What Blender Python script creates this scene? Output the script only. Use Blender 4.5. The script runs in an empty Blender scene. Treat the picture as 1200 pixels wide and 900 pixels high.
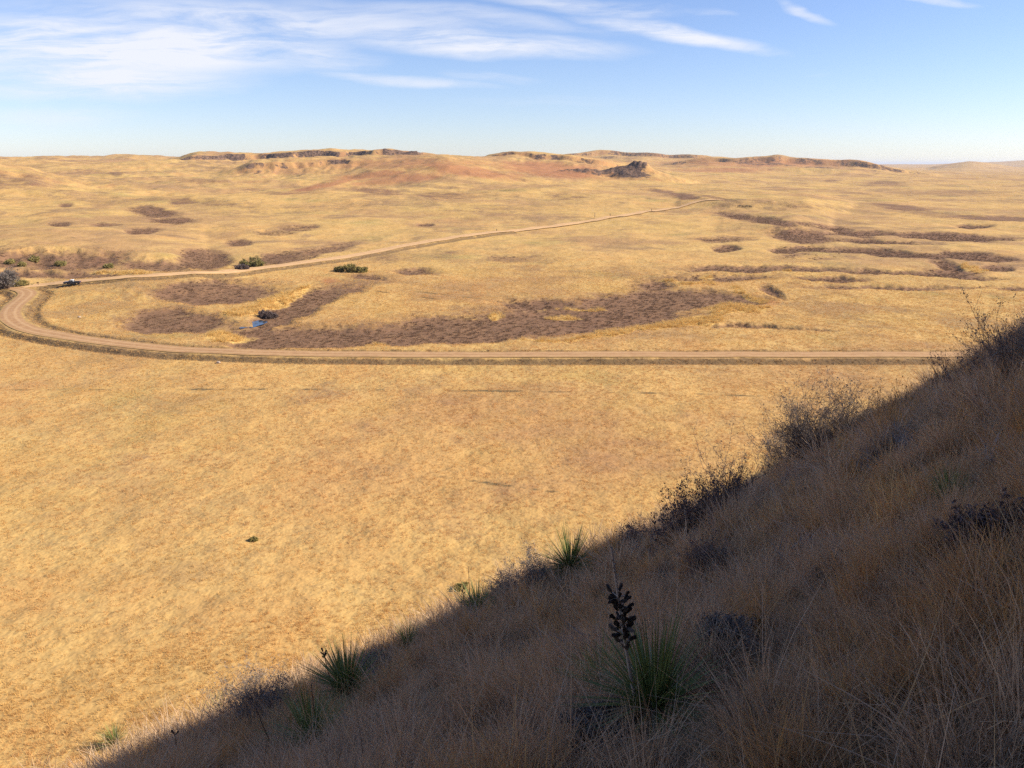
import bpy, math, random
import numpy as np
from mathutils import Vector, Matrix

random.seed(7)
RNG = np.random.default_rng(7)
SC = bpy.context.scene
COL = SC.collection

# ------------------------------------------------------------------ camera
F = 942.0                      # focal length in pixels of a 1200 wide picture
PITCH = math.radians(15.32)
EYE = 36.0
CP, SP = math.cos(PITCH), math.sin(PITCH)
SUN_EL = math.radians(33.0)
TAN_E = math.tan(SUN_EL)


def ray(u, v):
    X = (u - 600.0) / F
    U = -(v - 450.0) / F
    return X, CP + U * SP, -SP + U * CP


def project(x, y, z):
    zr = z - EYE
    d = np.maximum(y * CP - zr * SP, 0.01)
    up = y * SP + zr * CP
    return 600 + F * x / d, 450 - F * up / d, d


# ------------------------------------------------------------------ noise
_perm = np.random.default_rng(3).permutation(4096)
_ang = np.random.default_rng(4).random(4096) * 2 * math.pi
_gx, _gy = np.cos(_ang), np.sin(_ang)


def perlin(x, y, seed=0):
    xi = np.floor(x).astype(np.int64)
    yi = np.floor(y).astype(np.int64)
    xf, yf = x - xi, y - yi
    u = xf * xf * xf * (xf * (xf * 6 - 15) + 10)
    v = yf * yf * yf * (yf * (yf * 6 - 15) + 10)

    def g(ix, iy, dx, dy):
        h = _perm[(_perm[(ix + seed * 131) & 4095] + iy) & 4095]
        return _gx[h] * dx + _gy[h] * dy
    a = g(xi, yi, xf, yf)
    b = g(xi + 1, yi, xf - 1, yf)
    c = g(xi, yi + 1, xf, yf - 1)
    d = g(xi + 1, yi + 1, xf - 1, yf - 1)
    return (a + (b - a) * u) * (1 - v) + (c + (d - c) * u) * v * 1.0


def fbm(x, y, scale, octv=4, seed=0, gain=0.5):
    s, a, t = 0.0, 1.0, 0.0
    for i in range(octv):
        s = s + a * perlin(x / scale + 17.3 * i, y / scale - 9.1 * i, seed + i)
        t += a
        a *= gain
        scale /= 2.03
    return s / t * 1.6


def sstep(a, b, x):
    t = np.clip((x - a) / (b - a), 0, 1)
    return t * t * (3 - 2 * t)


# ------------------------------------------------------------------ terrain: valley and far hills
def az_u(u, v=195.0):
    """bearing (radians) of a far thing seen at column u"""
    X, Y, Z = ray(u, v)
    return math.atan2(X, Y)


def crest_curve(pts):
    a = [az_u(p[0]) for p in pts]
    return a, [p[1] for p in pts]


_rampA = crest_curve([(-300, 40), (0, 41), (150, 41), (300, 41), (480, 40), (600, 38), (700, 36), (740, 34), (800, 27),
                      (900, 17), (1000, 11), (1200, 5), (1500, 2)])
# far ridges: distance, front length, plateau length, back length, cliff share, [(u, height above the ramp)]
RIDGES = [
    # long rimrock mesa on the left skyline
    (1650, 130, 260, 400, 0.5, [(190, 0), (215, 8), (232, 17), (300, 18.5), (330, 17), (345, 18.5), (400, 22), (450, 22.5), (500, 19), (540, 11), (590, 5), (640, 0)], 11),
    # low mesa in front of it
    (1250, 90, 60, 220, 0.45, [(250, 0), (283, 5), (292, 13), (330, 14.5), (390, 11), (420, 5), (450, 2), (480, 0)], 12),
    # broad red hill
    (1200, 260, 60, 350, 0.0, [(330, 0), (400, 7), (470, 17), (520, 21), (560, 20), (620, 13), (700, 4), (740, 0)], 13),
    # dark rim left of the butte
    (1420, 150, 120, 260, 0.5, [(560, 0), (584, 9), (598, 13), (660, 15), (700, 15.5), (722, 11), (745, 6), (790, 0)], 14),
    # gentle hill at the left border
    (840, 190, 60, 300, 0.15, [(-200, 8), (-100, 19), (0, 18), (30, 14.5), (60, 9.5), (100, 5), (180, 3), (280, 0)], 15),
    # far purple hills behind the butte
    (2900, 420, 300, 600, 0.3, [(560, 0), (600, 18), (680, 36), (700, 48), (715, 52), (735, 46), (780, 42), (815, 44), (850, 38),
                                (905, 34), (960, 26), (1020, 12), (1080, 4), (1140, 0)], 16),
    (2100, 300, 100, 300, 0.4, [(770, 0), (810, 22), (835, 32), (865, 30), (880, 34), (903, 35), (914, 41), (926, 37), (945, 35), (985, 33), (1000, 34), (1030, 22), (1070, 10), (1110, 0)], 17),
    # lone low hills far right
    (5200, 900, 200, 900, 0.1, [(1080, 0), (1105, 22), (1135, 44), (1160, 26), (1190, 6), (1230, 0)], 18),
    (9500, 1500, 900, 2500, 0.1, [(980, 0), (1040, 24), (1100, 20), (1150, 40), (1180, 46), (1200, 60), (1240, 66), (1300, 40), (1400, 0)], 19),
    (2300, 400, 100, 500, 0.0, [(-200, 10), (0, 10), (30, 7.5), (55, 9), (65, 11), (80, 8), (120, 11), (158, 18), (185, 13), (260, 6), (350, 0)], 20),
    # terrace scarp on the right half
    (640, 60, 50, 350, 0.0, [(790, 0), (830, 4.5), (900, 6.5), (950, 6), (985, 2.5), (1010, 0)], 21),
    (470, 40, 30, 160, 0.0, [(840, 0), (890, 2.5), (935, 4.5), (965, 2.5), (990, 0)], 22),
    # brush bank beyond the car, left
    (330, 32, 30, 200, 0.2, [(-300, 6), (0, 6.5), (60, 6.5), (120, 5), (180, 3), (240, 0)], 23),
    (255, 16, 18, 60, 0.0, [(30, 0), (80, 1.2), (140, 2.4), (220, 2.2), (270, 0.4), (300, 0)], 24),
]


def ridges(x, y, r, az):
    out = np.zeros_like(r)
    rock = np.zeros_like(r)
    for (r0, lf, lp, lb, cliff, pts, seed) in RIDGES:
        a, h = crest_curve(pts)
        sel = (r > r0 - lf * 2.2) & (r < r0 + lp + lb * 1.5) & (az > a[0]) & (az < a[-1])
        if not sel.any():
            continue
        xs, ys, rs, azs = x[sel], y[sel], r[sel], az[sel]
        ga = np.linspace(a[0], a[-1], 400)
        gh = np.interp(ga, a, h)
        kw = max(3, int(0.012 / (ga[1] - ga[0])))
        kern = np.hanning(2 * kw + 1)
        gh = np.convolve(np.pad(gh, kw, mode='edge'), kern / kern.sum(), 'valid') * sstep(0, 0.012, ga - ga[0]) * sstep(0, 0.012, ga[-1] - ga)
        hh = np.interp(azs + 0.008 * fbm(xs, ys, lf * 1.5, 3, seed + 70), ga, gh)
        wob = fbm(xs, ys, lf * 1.6, 4, seed, 0.6)
        hh = hh * (1 + 0.16 * fbm(xs, ys, lf * 0.7, 3, seed + 5))
        t = (rs - (r0 + wob * lf * 0.55)) / lf           # 0 = crest line
        talus = sstep(-1.25, 0.0, t) ** 1.3
        cl = sstep(-0.07, -0.005, t)
        front = talus * (1 - cliff) + cl * cliff
        back = 1 - sstep(0, 1, (rs - r0 - lp - lf * 0.5) / lb)
        g = front * back
        # gullies on the front
        gul = np.abs(fbm(azs * r0, rs * 0.35, lf * 0.35, 3, seed + 9)) * np.minimum(hh, 12) * 0.45
        g2 = hh * g - gul * sstep(-1.2, -0.4, t) * (1 - sstep(-0.1, 0.1, t)) * (0.4 + cliff)
        out[sel] += g2
        if cliff > 0.12:
            band = np.exp(-((t + 0.04) / 0.085) ** 2) * np.clip(hh / 8, 0, 1) * (cliff > 0.2)
            band2 = 0.55 * np.exp(-((t + 0.3) / 0.2) ** 2) * np.clip(hh / 12, 0, 1) * sstep(-.05, .3, fbm(xs, ys, lf * 0.5, 3, seed + 31))
            brk = sstep(-.35, .25, fbm(azs * r0, rs * .6, lf * .45, 4, seed + 60, .7))
            band = band * (0.25 + 0.75 * brk) * (0.55 if r0 > 2000 else 1.0)
            rock[sel] = np.maximum(rock[sel], np.maximum(band, band2))
            out[sel] += band * cliff * 5.0 * fbm(xs, ys, 16, 4, seed + 40, 0.75) * np.clip(hh / 8, 0, 1)
    return out, rock


def butte(x, y, r, az):
    """dark crag right of the centre"""
    a0 = az_u(751)
    R0 = 1150.0
    cx, cy = R0 * math.sin(a0), R0 * math.cos(a0)
    dx, dy = (x - cx), (y - cy)
    n = fbm(x, y, 30, 4, 51, 0.6)
    d = np.sqrt((dx / np.where(dx < 0, 46.0, 74.0)) ** 2 + (dy / 60.0) ** 2) + 0.22 * n
    body = 14.5 * np.clip(1.1 - d, 0, 1) ** 0.85 * (1 + 0.25 * n)
    d2 = np.sqrt(((dx + 2) / 17.0) ** 2 + (dy / 26.0) ** 2) + 0.3 * n
    body = body + 6.5 * np.clip(1.2 - d2, 0, 0.75) * (1 + 0.7 * fbm(x, y, 8, 3, 55, .7))
    d4 = np.sqrt(((dx + 48) / 62.0) ** 2 + (dy / 34.0) ** 2) + 0.4 * n
    body = body + 7.5 * sstep(1.3, 0.3, d4) * (1 + 0.4 * fbm(x, y, 12, 3, 56, .7))
    rock = np.maximum(sstep(1.1, 0.8, d), 0.8 * sstep(1.15, 0.8, d4)) * (0.14 + 0.9 * sstep(12, -6, dx + 14 * n)) * (0.75 + 0.5 * fbm(x, y, 10, 3, 57))  # dark rock, thinned rightward so the colour shows a shaded left and lit right
    return body, np.clip(rock, 0, 1)


def plain_base(x, y):
    r = np.hypot(x, y)
    az = np.arctan2(x, y)
    zmax = np.interp(az, *_rampA)
    ramp = zmax * np.interp(r, [300, 400, 500, 660, 840, 1050, 1250, 1450, 1620, 1800], [0, .035, .10, .20, .32, .43, .53, .72, .92, 1])
    ramp = ramp - zmax * 0.12 * sstep(1700, 3200, r)
    left = np.interp(az, [az_u(0), az_u(500), az_u(800), az_u(1200)], [1.0, 0.9, 0.35, 0.25])
    roll = fbm(x, y, 190, 5, 5, 0.55) * 14.0 * sstep(340, 900, r) * left
    roll = roll + fbm(x, y, 520, 2, 9) * 12 * sstep(500, 1200, r) * left
    roll = roll + fbm(x, y, 46, 3, 7) * 0.55 * sstep(60, 260, r)
    roll = roll + fbm(x, y, 60, 4, 27) * 1.6 * sstep(230, 420, r)
    roll = roll + fbm(x, y, 14, 3, 8) * 0.10
    roll = roll + fbm(x, y, 1500, 3, 33) * 10 * sstep(2200, 5000, r)
    rg, rock = ridges(x, y, r, az)
    bt, rk_shade = butte(x, y, r, az)
    return ramp + roll + rg + bt, np.maximum(rock, rk_shade)


# vegetation map, plus shading painted on the left hill, given as ellipses of the valley (col, row, half width, half height, tilt deg, strength)
BRUSH_SHADE = [(610, 376, 210, 12, -3, .9), (460, 394, 170, 8, -1, .95), (740, 356, 110, 11, -3, .9), (300, 388, 60, 10, 8, .8), (850, 346, 60, 5, 3, .7),
    (235, 304, 30, 9, 0, 1), (55, 304, 100, 10, 2, .85), (60, 321, 110, 4, 0, .75), (180, 311, 60, 5, 6, .7), (322, 303, 42, 6, -8, .8),
    (375, 294, 45, 4, -12, .6), (262, 341, 66, 10, -2, 1), (236, 333, 45, 5, 0, .9), (214, 377, 66, 11, 3, 1), (170, 382, 30, 6, 0, .7),
    (352, 356, 58, 11, -22, 1), (320, 372, 40, 10, -20, 1), (365, 393, 95, 11, 0, 1), (310, 398, 40, 8, 0, .9), (460, 391, 110, 9, 0, 1), (395, 342, 35, 5, -12, .7),
    (600, 381, 130, 11, -3, 1), (520, 379, 60, 4, 0, .9), (650, 369, 100, 9, -3, 1), (640, 356, 50, 5, 0, .9), (720, 364, 90, 11, -5, 1), (800, 346, 62, 8, 3, 1),
    (775, 359, 80, 5, -8, .95), (765, 334, 26, 5, 0, .85), (850, 348, 30, 5, 10, .9), (905, 342, 16, 4, 25, .7), (880, 352, 18, 3, 0, .7), (850, 324, 80, 4, 0, .65),
    (180, 248, 28, 5, 5, .8), (165, 270, 20, 3, 0, .8), (200, 258, 26, 3, 0, .8), (75, 240, 9, 2, 0, .8), (215, 236, 18, 3, 0, .7), (296, 222, 16, 2, 0, .7),
    (70, 262, 14, 2, 0, .7), (120, 263, 16, 2, 0, .6), (280, 285, 16, 3, 0, .7), (170, 242, 14, 2, 0, .7), (135, 203, 10, 2, 0, .9), (100, 201, 22, 3, 0, .6),
    (345, 267, 20, 3, 0, .5), (320, 273, 26, 3, 0, .5), (440, 224, 34, 3, 4, .75), (520, 229, 44, 4, 0, .6), (660, 231, 30, 4, 0, .45), (485, 318, 28, 3, 0, .7), (498, 263, 10, 1.6, 0, .7),
    (600, 303, 50, 5, 0, .4), (430, 325, 30, 3, 5, .6), (355, 265, 22, 2, 0, .6), (240, 212, 30, 2, 0, .6), (330, 226, 30, 2, 0, .5),
    (850, 291, 17, 3.4, 0, .95), (917, 292, 18, 3.5, 0, .85), (850, 280, 34, 3, 0, .6), (890, 257, 50, 3.5, 8, .75), (938, 276, 34, 8, 8, .85), (975, 268, 40, 3, 12, .8),
    (952, 291, 40, 2.4, 2, 1), (1040, 296, 80, 3.0, 4, 1), (1140, 300, 40, 4, 4, 1), (1168, 313, 20, 3, 0, 1), (1112, 310, 26, 6, 20, .9), (1118, 320, 36, 4, 0, .95), (1030, 283, 60, 2, 2, .9),
    (1120, 278, 62, 3, 2, .95), (1010, 273, 50, 2, 0, .9), (1090, 274, 60, 1.8, 2, .8), (1165, 255, 50, 2.4, 3, .95), (1142, 265, 20, 1.6, 0, .95), (1055, 243, 38, 2.4, 5, .9),
    (1100, 251, 50, 4, 6, .5), (890, 315, 90, 2.8, 0, .9), (1050, 320, 120, 2.2, 3, .95), (970, 326, 40, 2.4, 0, .95), (1060, 336, 100, 2.2, 0, .8), (1190, 337, 24, 1.8, 0, .95),
    (870, 381, 60, 2.0, 2, .8), (940, 385, 40, 1.2, 3, .5), (1040, 214, 26, 1.6, 0, .9), (1030, 217, 40, 1.6, 0, .6), (975, 212, 10, 1.2, 0, .8), (1140, 225, 50, 2, 0, .6), (1180, 235, 40, 2, 0, .5),
    (775, 224, 20, 1.8, 8, 1), (800, 230, 20, 2.6, 10, 1), (60, 206, 50, 6, 10, .5), (20, 212, 60, 9, 5, .6), (110, 232, 90, 5, 4, .35), (350, 245, 120, 4, -3, .3), (600, 245, 100, 5, -3, .3), (250, 238, 70, 4, 4, .4), (1080, 228, 120, 3, 0, .45), (930, 240, 90, 3, 4, .4), (1120, 300, 90, 6, 3, .35), (480, 300, 90, 6, -4, .3), (700, 320, 110, 6, 0, .3), (960, 300, 60, 5, 0, .4), (920, 222, 30, 1.4, 0, .5), (840, 232, 26, 1.4, 8, .6), (1000, 232, 60, 1.6, 0, .35),  # ellipses at the left border paint the hill's shading below its brow
]
GOLD = [
    (322, 352, 46, 6, -20, 1), (285, 364, 26, 6, -8, 1), (262, 392, 34, 7, -4, .9), (350, 341, 22, 4, -18, .9), (140, 318, 50, 1.8, 0, .8), (245, 320, 40, 1.6, 0, .8),
    (580, 368, 9, 3.5, 0, 1), (662, 369, 26, 4, 0, .8), (672, 359, 46, 1.0, 0, 1), (720, 390, 60, 4, -8, 1), (800, 378, 60, 6, -8, 1), (860, 362, 40, 8, 0, .8), (640, 399, 60, 2, 0, .9),
    (880, 345, 30, 4, 20, .7), (1140, 313, 20, 4, 15, .9), (830, 322, 14, 3, 0, .7), (430, 404, 40, 2, 0, .6), (810, 331, 40, 2, 4, .8), (920, 318, 30, 1.0, 0, .7), (120, 346, 60, 3, 0, .4),
]
REDS = [(470, 192, 130, 8, 0, .7), (330, 200, 90, 6, 0, .5), (655, 199, 80, 9, 4, 1), (720, 203, 50, 6, 0, .8), (900, 191, 150, 6, 0, .75), (560, 203, 60, 6, 6, .9), (470, 210, 70, 6, -6, .8), (600, 530, 420, 110, -4, .42), 
    (535, 197, 60, 6, 8, .9), (640, 203, 50, 5, 6, .8), (440, 205, 50, 5, -6, .9), (385, 216, 50, 3.5, -12, .9), (118, 305, 10, 5, 0, 1), (850, 199, 70, 3.5, 0, .7), (700, 190, 70, 4, 0, .4),
    (400, 195, 40, 5, 0, .6), (470, 180, 50, 4, 0, .5), (110, 200, 50, 2, 0, .4), (385, 329, 12, 4, 0, .8), (210, 193, 60, 3, 0, .35), (960, 194, 60, 4, 0, .35), (870, 192, 80, 4, 0, .35),
    (770, 356, 120, 6, 0, .25), (560, 352, 60, 10, 0, .2), (900, 355, 15, 5, 0, .6), (600, 490, 240, 40, 0, .46), (480, 400, 200, 5, 0, .2), (800, 500, 120, 40, 0, .3),
]


def field(lst, u, v, warp, grow=1.0):
    out = np.zeros_like(u)
    for (cu, cv, ru, rv, deg, s) in lst:
        sel = (np.abs(u - cu) < ru * 2.3 + rv) & (np.abs(v - cv) < rv * 2.5 + ru * abs(math.sin(math.radians(deg))) * 1.6 + 2)
        if not sel.any():
            continue
        c, sn = math.cos(math.radians(deg)), math.sin(math.radians(deg))
        du, dv = u[sel] - cu, v[sel] - cv
        a = (du * c + dv * sn) / ru
        b = (-du * sn + dv * c) / (rv * grow)
        d = np.sqrt(a * a + b * b)
        f = s * np.clip(1.5 - d + warp[sel] * 0.55, 0, 1)
        out[sel] = np.maximum(out[sel], f)
    return out


ROADS = []      # (world polyline Nx2, half width, name)


def road_dist(x, y):
    best = np.full(x.shape, 1e9)
    side = np.zeros(x.shape)
    for (pl, hw, nm) in ROADS:
        for i in range(len(pl) - 1):
            ax, ay = pl[i]
            bx, by = pl[i + 1]
            L2 = (bx - ax) ** 2 + (by - ay) ** 2
            if L2 < 1e-6:
                continue
            m = 30
            sel = (x > min(ax, bx) - m) & (x < max(ax, bx) + m) & (y > min(ay, by) - m) & (y < max(ay, by) + m)
            if not sel.any():
                continue
            xs, ys = x[sel], y[sel]
            t = np.clip(((xs - ax) * (bx - ax) + (ys - ay) * (by - ay)) / L2, 0, 1)
            d = np.hypot(xs - ax - t * (bx - ax), ys - ay - t * (by - ay)) - hw
            cr = (bx - ax) * (ys - ay) - (by - ay) * (xs - ax)
            b = best[sel]
            s = side[sel]
            up = d < b
            b[up] = d[up]
            s[up] = np.sign(cr[up])
            best[sel] = b
            side[sel] = s
    return best, side


def plain(x, y, masks=False):
    z, rock = plain_base(x, y)
    r = np.hypot(x, y)
    sel = (r > 110) & (r < 1600) & (y > 0)
    brush = np.zeros_like(x)
    warp = fbm(x, y, 26, 4, 61, 0.65)
    u, v, d = project(x, y, z)
    if sel.any():
        az_, lr_ = np.arctan2(x[sel], y[sel]), np.log(r[sel])
        wu = u[sel] + 8 * fbm(az_ * 34, lr_ * 9, 1.0, 4, 62)
        wvv = v[sel] + np.clip((v[sel] - 188) * 0.028, 0.5, 4) * fbm(az_ * 26, lr_ * 9, 1.0, 4, 63)
        brush[sel] = field(BRUSH_SHADE, wu, wvv, warp[sel], 1.22) * (1 - 0.35 * sstep(500, 900, r[sel]))
        z = z - 1.1 * sstep(0.1, 0.9, brush) * (r < 700)
    if ROADS:
        rd, side = road_dist(x, y)
        near = r < 420
        bank = sstep(7.0, 0.0, rd)
        z = z + 0.55 * bank * near
        z = z - 0.75 * np.exp(-((rd - 2.4) / 1.2) ** 2) * near
    if not masks:
        return z
    gold = np.zeros_like(x)
    red = np.zeros_like(x)
    if sel.any():
        az_, lr_ = np.arctan2(x[sel], y[sel]), np.log(r[sel])
        wu = u[sel] + 8 * fbm(az_ * 34, lr_ * 9, 1.0, 4, 62)
        wvv = v[sel] + np.clip((v[sel] - 188) * 0.028, 0.5, 4) * fbm(az_ * 26, lr_ * 9, 1.0, 4, 63)
        gold[sel] = field(GOLD, wu, wvv, warp[sel])
    s2 = (r > 60) & (y > 0)
    red[s2] = field(REDS, u[s2], v[s2], warp[s2])
    verge = np.zeros_like(x)
    if ROADS:
        verge = np.exp(-((rd - 2.0) / 1.9) ** 2) * (r < 420) * (0.95 + 0.5 * fbm(x, y, 5, 3, 77))
        verge = np.maximum(verge, (rd < 0.8) * 0.35 * (r < 420))
    # faint wheel tracks and old fence lines across the near meadow
    ln = np.zeros_like(x)
    for pts, w, s in TRACKS:
        us = [p[0] for p in pts]
        vs = [p[1] for p in pts]
        inside = (u > us[0]) & (u < us[-1])
        vv = np.interp(u, us, vs)
        ln = np.maximum(ln, np.where(inside & (y > 0), s * np.exp(-((v - vv) / w) ** 2), 0) * np.clip(0.30 + 1.5 * fbm(x, y, 5, 4, 91), 0, 1))
    return z, rock, brush, gold, red, verge, ln


TRACKS = [([(0, 457), (330, 456), (560, 458), (800, 461), (960, 467)], 0.9, .9),
          ([(500, 556), (600, 570), (700, 583), (790, 600)], 1.2, .9),
          ([(540, 455), (600, 500), (640, 515)], 1.0, .0),
          ([(480, 341), (520, 345), (575, 352)], .7, .8), ([(440, 341), (500, 349), (540, 354)], .7, .8),
          ([(700, 266), (760, 273), (800, 279)], .7, -.8),
          ([(780, 441), (900, 452), (1000, 455)], 1.2, -.6),
          ([(0, 272), (60, 273), (130, 288)], .6, .5)]

# ------------------------------------------------------------------ terrain: the steep slope the camera stands on
SIL = [(-300, 1090), (-100, 990), (60, 950), (140, 906), (250, 853), (330, 819), (420, 785), (500, 748), (580, 713), (660, 681), (740, 646),
       (800, 619), (850, 603), (900, 580), (950, 552), (1000, 522), (1060, 486), (1120, 452), (1200, 402), (1300, 340)]
_sphi, _sm = [], []
for (u_, v_) in SIL:
    X_, Y_, Z_ = ray(u_, v_)
    _sphi.append(math.atan2(X_, Y_))
    _sm.append(-Z_ / math.hypot(X_, Y_))
_sphi, _sm = np.array(_sphi), np.array(_sm)


def m_of(phi):
    plane = 0.59 * np.cos(phi) - 0.597 * np.sin(phi)
    inner = np.interp(phi, _sphi, _sm)
    w = sstep(_sphi[0] - 0.35, _sphi[0], phi) * sstep(_sphi[-1] + 0.35, _sphi[-1], phi)
    return inner * w + plane * (1 - w)


def rs_of(phi):
    return np.interp(phi, [-1.5, -0.5, -0.25, 0, 0.3, 0.58, 1.2], [12, 12.5, 14, 15.5, 18, 21, 21])


HE = 2.05      # eye above the slope


def slope_core(x, y):
    r = np.hypot(x, y)
    phi = np.arctan2(x, y)
    m, rs = m_of(phi), rs_of(phi)
    c = HE / rs ** 2
    k = m - 2 * c * rs
    q = np.sqrt(r * r + 1.0) - 1.0
    q = q + (r - q) * sstep(1, 6, r)
    cap = np.maximum(m + 0.12, 0.1)
    rc = np.where(cap > k, (cap - k) / (2 * c), 0)
    drop = np.where(q < rc, k * q + c * q * q, k * rc + c * rc * rc + cap * (q - rc))
    return EYE - HE - drop


# target line of the shadow edge: a bit beyond the brow, and the crest that throws it
_E = []
for ph_ in np.linspace(-0.62, 0.62, 26):
    rr_ = float(rs_of(ph_)) * np.interp(ph_, [-.5, -.3, -.08, 0.0, .13, .22, .35], [.84, .84, .84, .70, .70, .84, .92])
    _E.append((rr_ * math.sin(ph_), rr_ * math.cos(ph_)))
_E = np.array(_E)
_Ez = slope_core(_E[:, 0], _E[:, 1]) + 0.02
_o = np.argsort(_E[:, 1])
_cx = 0.74 * _E[:, 1] + 7.0
_cz = _Ez + (_cx - _E[:, 0]) * TAN_E


def crest_z(y):
    zc = np.interp(y, _E[_o, 1], _cz[_o])
    # continue with the trend of the plane beyond both ends
    lo, hi = _E[_o, 1][0], _E[_o, 1][-1]
    zc = zc + np.where(y < lo, (lo - y) * 0.30, 0) - np.where(y > hi, (y - hi) * 0.12, 0)
    return zc


def hill(x, y):
    z = slope_core(x, y)
    xc = 0.74 * y + 7.0
    x0 = 0.70 * y + 1.6
    zc = crest_z(y)
    t = (x - x0) / (xc - x0 + 1e-6)
    t = np.where(y > -8, t, (x - (-4.0)) / 5.4)
    w = sstep(0, 1, t)
    over = zc + np.where(x > xc, (x - xc) * 0.35, (x - xc) * (TAN_E + 0.05))
    z = z * (1 - w) + np.maximum(over, z) * w * 1.0
    z = np.minimum(z, 62 + 0.02 * x)
    r = np.hypot(x, y)
    bump = fbm(x, y, 1.3, 4, 71) * 0.27 + fbm(x, y, 5.0, 3, 72) * 0.34
    z = z + bump * sstep(0.8, 5, r) * (1 - w * 0.7)
    return z


def height(x, y):
    x = np.asarray(x, float)
    y = np.asarray(y, float)
    zp = plain(x, y)
    zh = hill(x, y)
    far = np.hypot(x, y) > 150
    d = zh - zp
    k = 3.0
    hk = np.clip(0.5 + 0.5 * d / k, 0, 1)
    z = zp * (1 - hk) + zh * hk + k * hk * (1 - hk) * 0.5
    return np.where(far, zp, z)


def hit(u, v, rmin=1.0, rmax=9000, fn=None):
    """where the line of sight of picture position (u, v) meets the ground"""
    fn = fn or height
    X, Y, Z = ray(u, v)
    n = math.hypot(X, Y)
    X, Y, Z = X / n, Y / n, Z / n
    rs = np.exp(np.linspace(math.log(rmin), math.log(rmax), 900))
    for it in range(3):
        dz = EYE + Z * rs - fn(X * rs, Y * rs)
        below = np.where(dz < 0)[0]
        if len(below) == 0:
            i = len(rs) - 1
        else:
            i = max(below[0], 1)
        rs = np.linspace(rs[i - 1], rs[i], 40)
    r = rs[0]
    return float(X * r), float(Y * r)


def hit_slope(u, v):
    for k in range(40):
        x, y = hit(u, v, 1.0, 200)
        if math.hypot(x, y) < 24:
            return x, y
        v += 1.5
    return x, y


def px_m(x, y, z):
    """metres per picture pixel (1200 wide) at a world point"""
    return (y * CP - (z - EYE) * SP) / F


def road_world(pts):
    w = [hit(u, v, 60, 3000, fn=lambda a, b: plain(a, b)) for (u, v) in pts]
    out = []
    P = [w[0]] + w + [w[-1]]
    for i in range(1, len(P) - 2):
        p0, p1, p2, p3 = [np.array(q) for q in P[i - 1:i + 3]]
        n = max(2, int(np.hypot(*(p2 - p1)) / 4.0))
        n = min(n, 24)
        for t in np.linspace(0, 1, n, endpoint=False):
            out.append(0.5 * ((2 * p1) + (-p0 + p2) * t + (2 * p0 - 5 * p1 + 4 * p2 - p3) * t * t + (-p0 + 3 * p1 - 3 * p2 + p3) * t ** 3))
    out.append(np.array(w[-1]))
    return np.array(out)


near_pts = [(1400, 419.0), (1200, 419.0), (1000, 419.0), (800, 419.0), (600, 419.0), (440, 418.5), (320, 417.0), (250, 414.5), (183, 410.5), (100, 401.0), (60, 394.2), (33, 388.2), (18, 380.5), (12, 371.5), (18, 360.5), (29, 351.5), (33, 345.5), (22, 341.0), (0, 339.0), (-60, 338.0), (-200, 337.5)]
far_pts = [(24, 338.5), (60, 334.5), (100, 331.0), (170, 325.5), (250, 321), (300, 316.5), (340, 311.5), (400, 303.5), (440, 296.5),
           (500, 285), (560, 276), (620, 269), (700, 258), (760, 248), (812, 238), (850, 235)]
_n = road_world(near_pts)
_f = road_world(far_pts)
ROADS.append((_n, 2.5, 'near'))
ROADS.append((_f, 3.3, 'far'))

# ------------------------------------------------------------------ node helpers


class NT:
    def __init__(self, tree):
        self.t = tree
        self.n = tree.nodes
        self.l = tree.links

    def new(self, typ, **kw):
        nd = self.n.new(typ)
        for k, v in kw.items():
            if k.startswith('_'):
                continue
            setattr(nd, k, v)
        return nd

    def set(self, sock, val):
        if hasattr(val, 'is_linked') or isinstance(val, bpy.types.NodeSocket):
            self.l.new(val, sock)
        else:
            sock.default_value = val

    def math(self, op, a, b=0.0, clamp=False):
        nd = self.new('ShaderNodeMath', operation=op, use_clamp=clamp)
        self.set(nd.inputs[0], a)
        self.set(nd.inputs[1], b)
        return nd.outputs[0]

    def ramp(self, x, lo, hi, a=0.0, b=1.0, smooth=True):
        nd = self.new('ShaderNodeMapRange')
        nd.interpolation_type = 'SMOOTHSTEP' if smooth else 'LINEAR'
        self.set(nd.inputs[0], x)
        for i, q in enumerate((lo, hi, a, b)):
            nd.inputs[1 + i].default_value = q
        return nd.outputs[0]

    def mix(self, f, a, b, blend='MIX'):
        nd = self.new('ShaderNodeMix', data_type='RGBA', blend_type=blend)
        nd.clamp_factor = True
        self.set(nd.inputs[0], f)
        for s, val in ((nd.inputs[6], a), (nd.inputs[7], b)):
            if isinstance(val, (tuple, list)):
                s.default_value = (*val[:3], 1)
            else:
                self.l.new(val, s)
        return nd.outputs[2]

    def noise(self, vec, scale, detail=4, rough=0.55, dist=0.0):
        nd = self.new('ShaderNodeTexNoise')
        nd.noise_dimensions = '3D'
        if vec is not None:
            self.l.new(vec, nd.inputs['Vector'])
        nd.inputs['Scale'].default_value = scale
        nd.inputs['Detail'].default_value = detail
        nd.inputs['Roughness'].default_value = rough
        nd.inputs['Distortion'].default_value = dist
        return nd.outputs[0]

    def mapping(self, vec, loc=(0, 0, 0), rot=(0, 0, 0), scale=(1, 1, 1)):
        nd = self.new('ShaderNodeMapping')
        self.l.new(vec, nd.inputs[0])
        nd.inputs[1].default_value = loc
        nd.inputs[2].default_value = rot
        nd.inputs[3].default_value = scale
        return nd.outputs[0]


def new_mat(name):
    m = bpy.data.materials.new(name)
    m.use_nodes = True
    nt = NT(m.node_tree)
    b = [n for n in nt.n if n.type == 'BSDF_PRINCIPLED'][0]
    b.inputs['Roughness'].default_value = 0.9
    b.inputs['Specular IOR Level'].default_value = 0.15
    return m, nt, b


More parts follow.
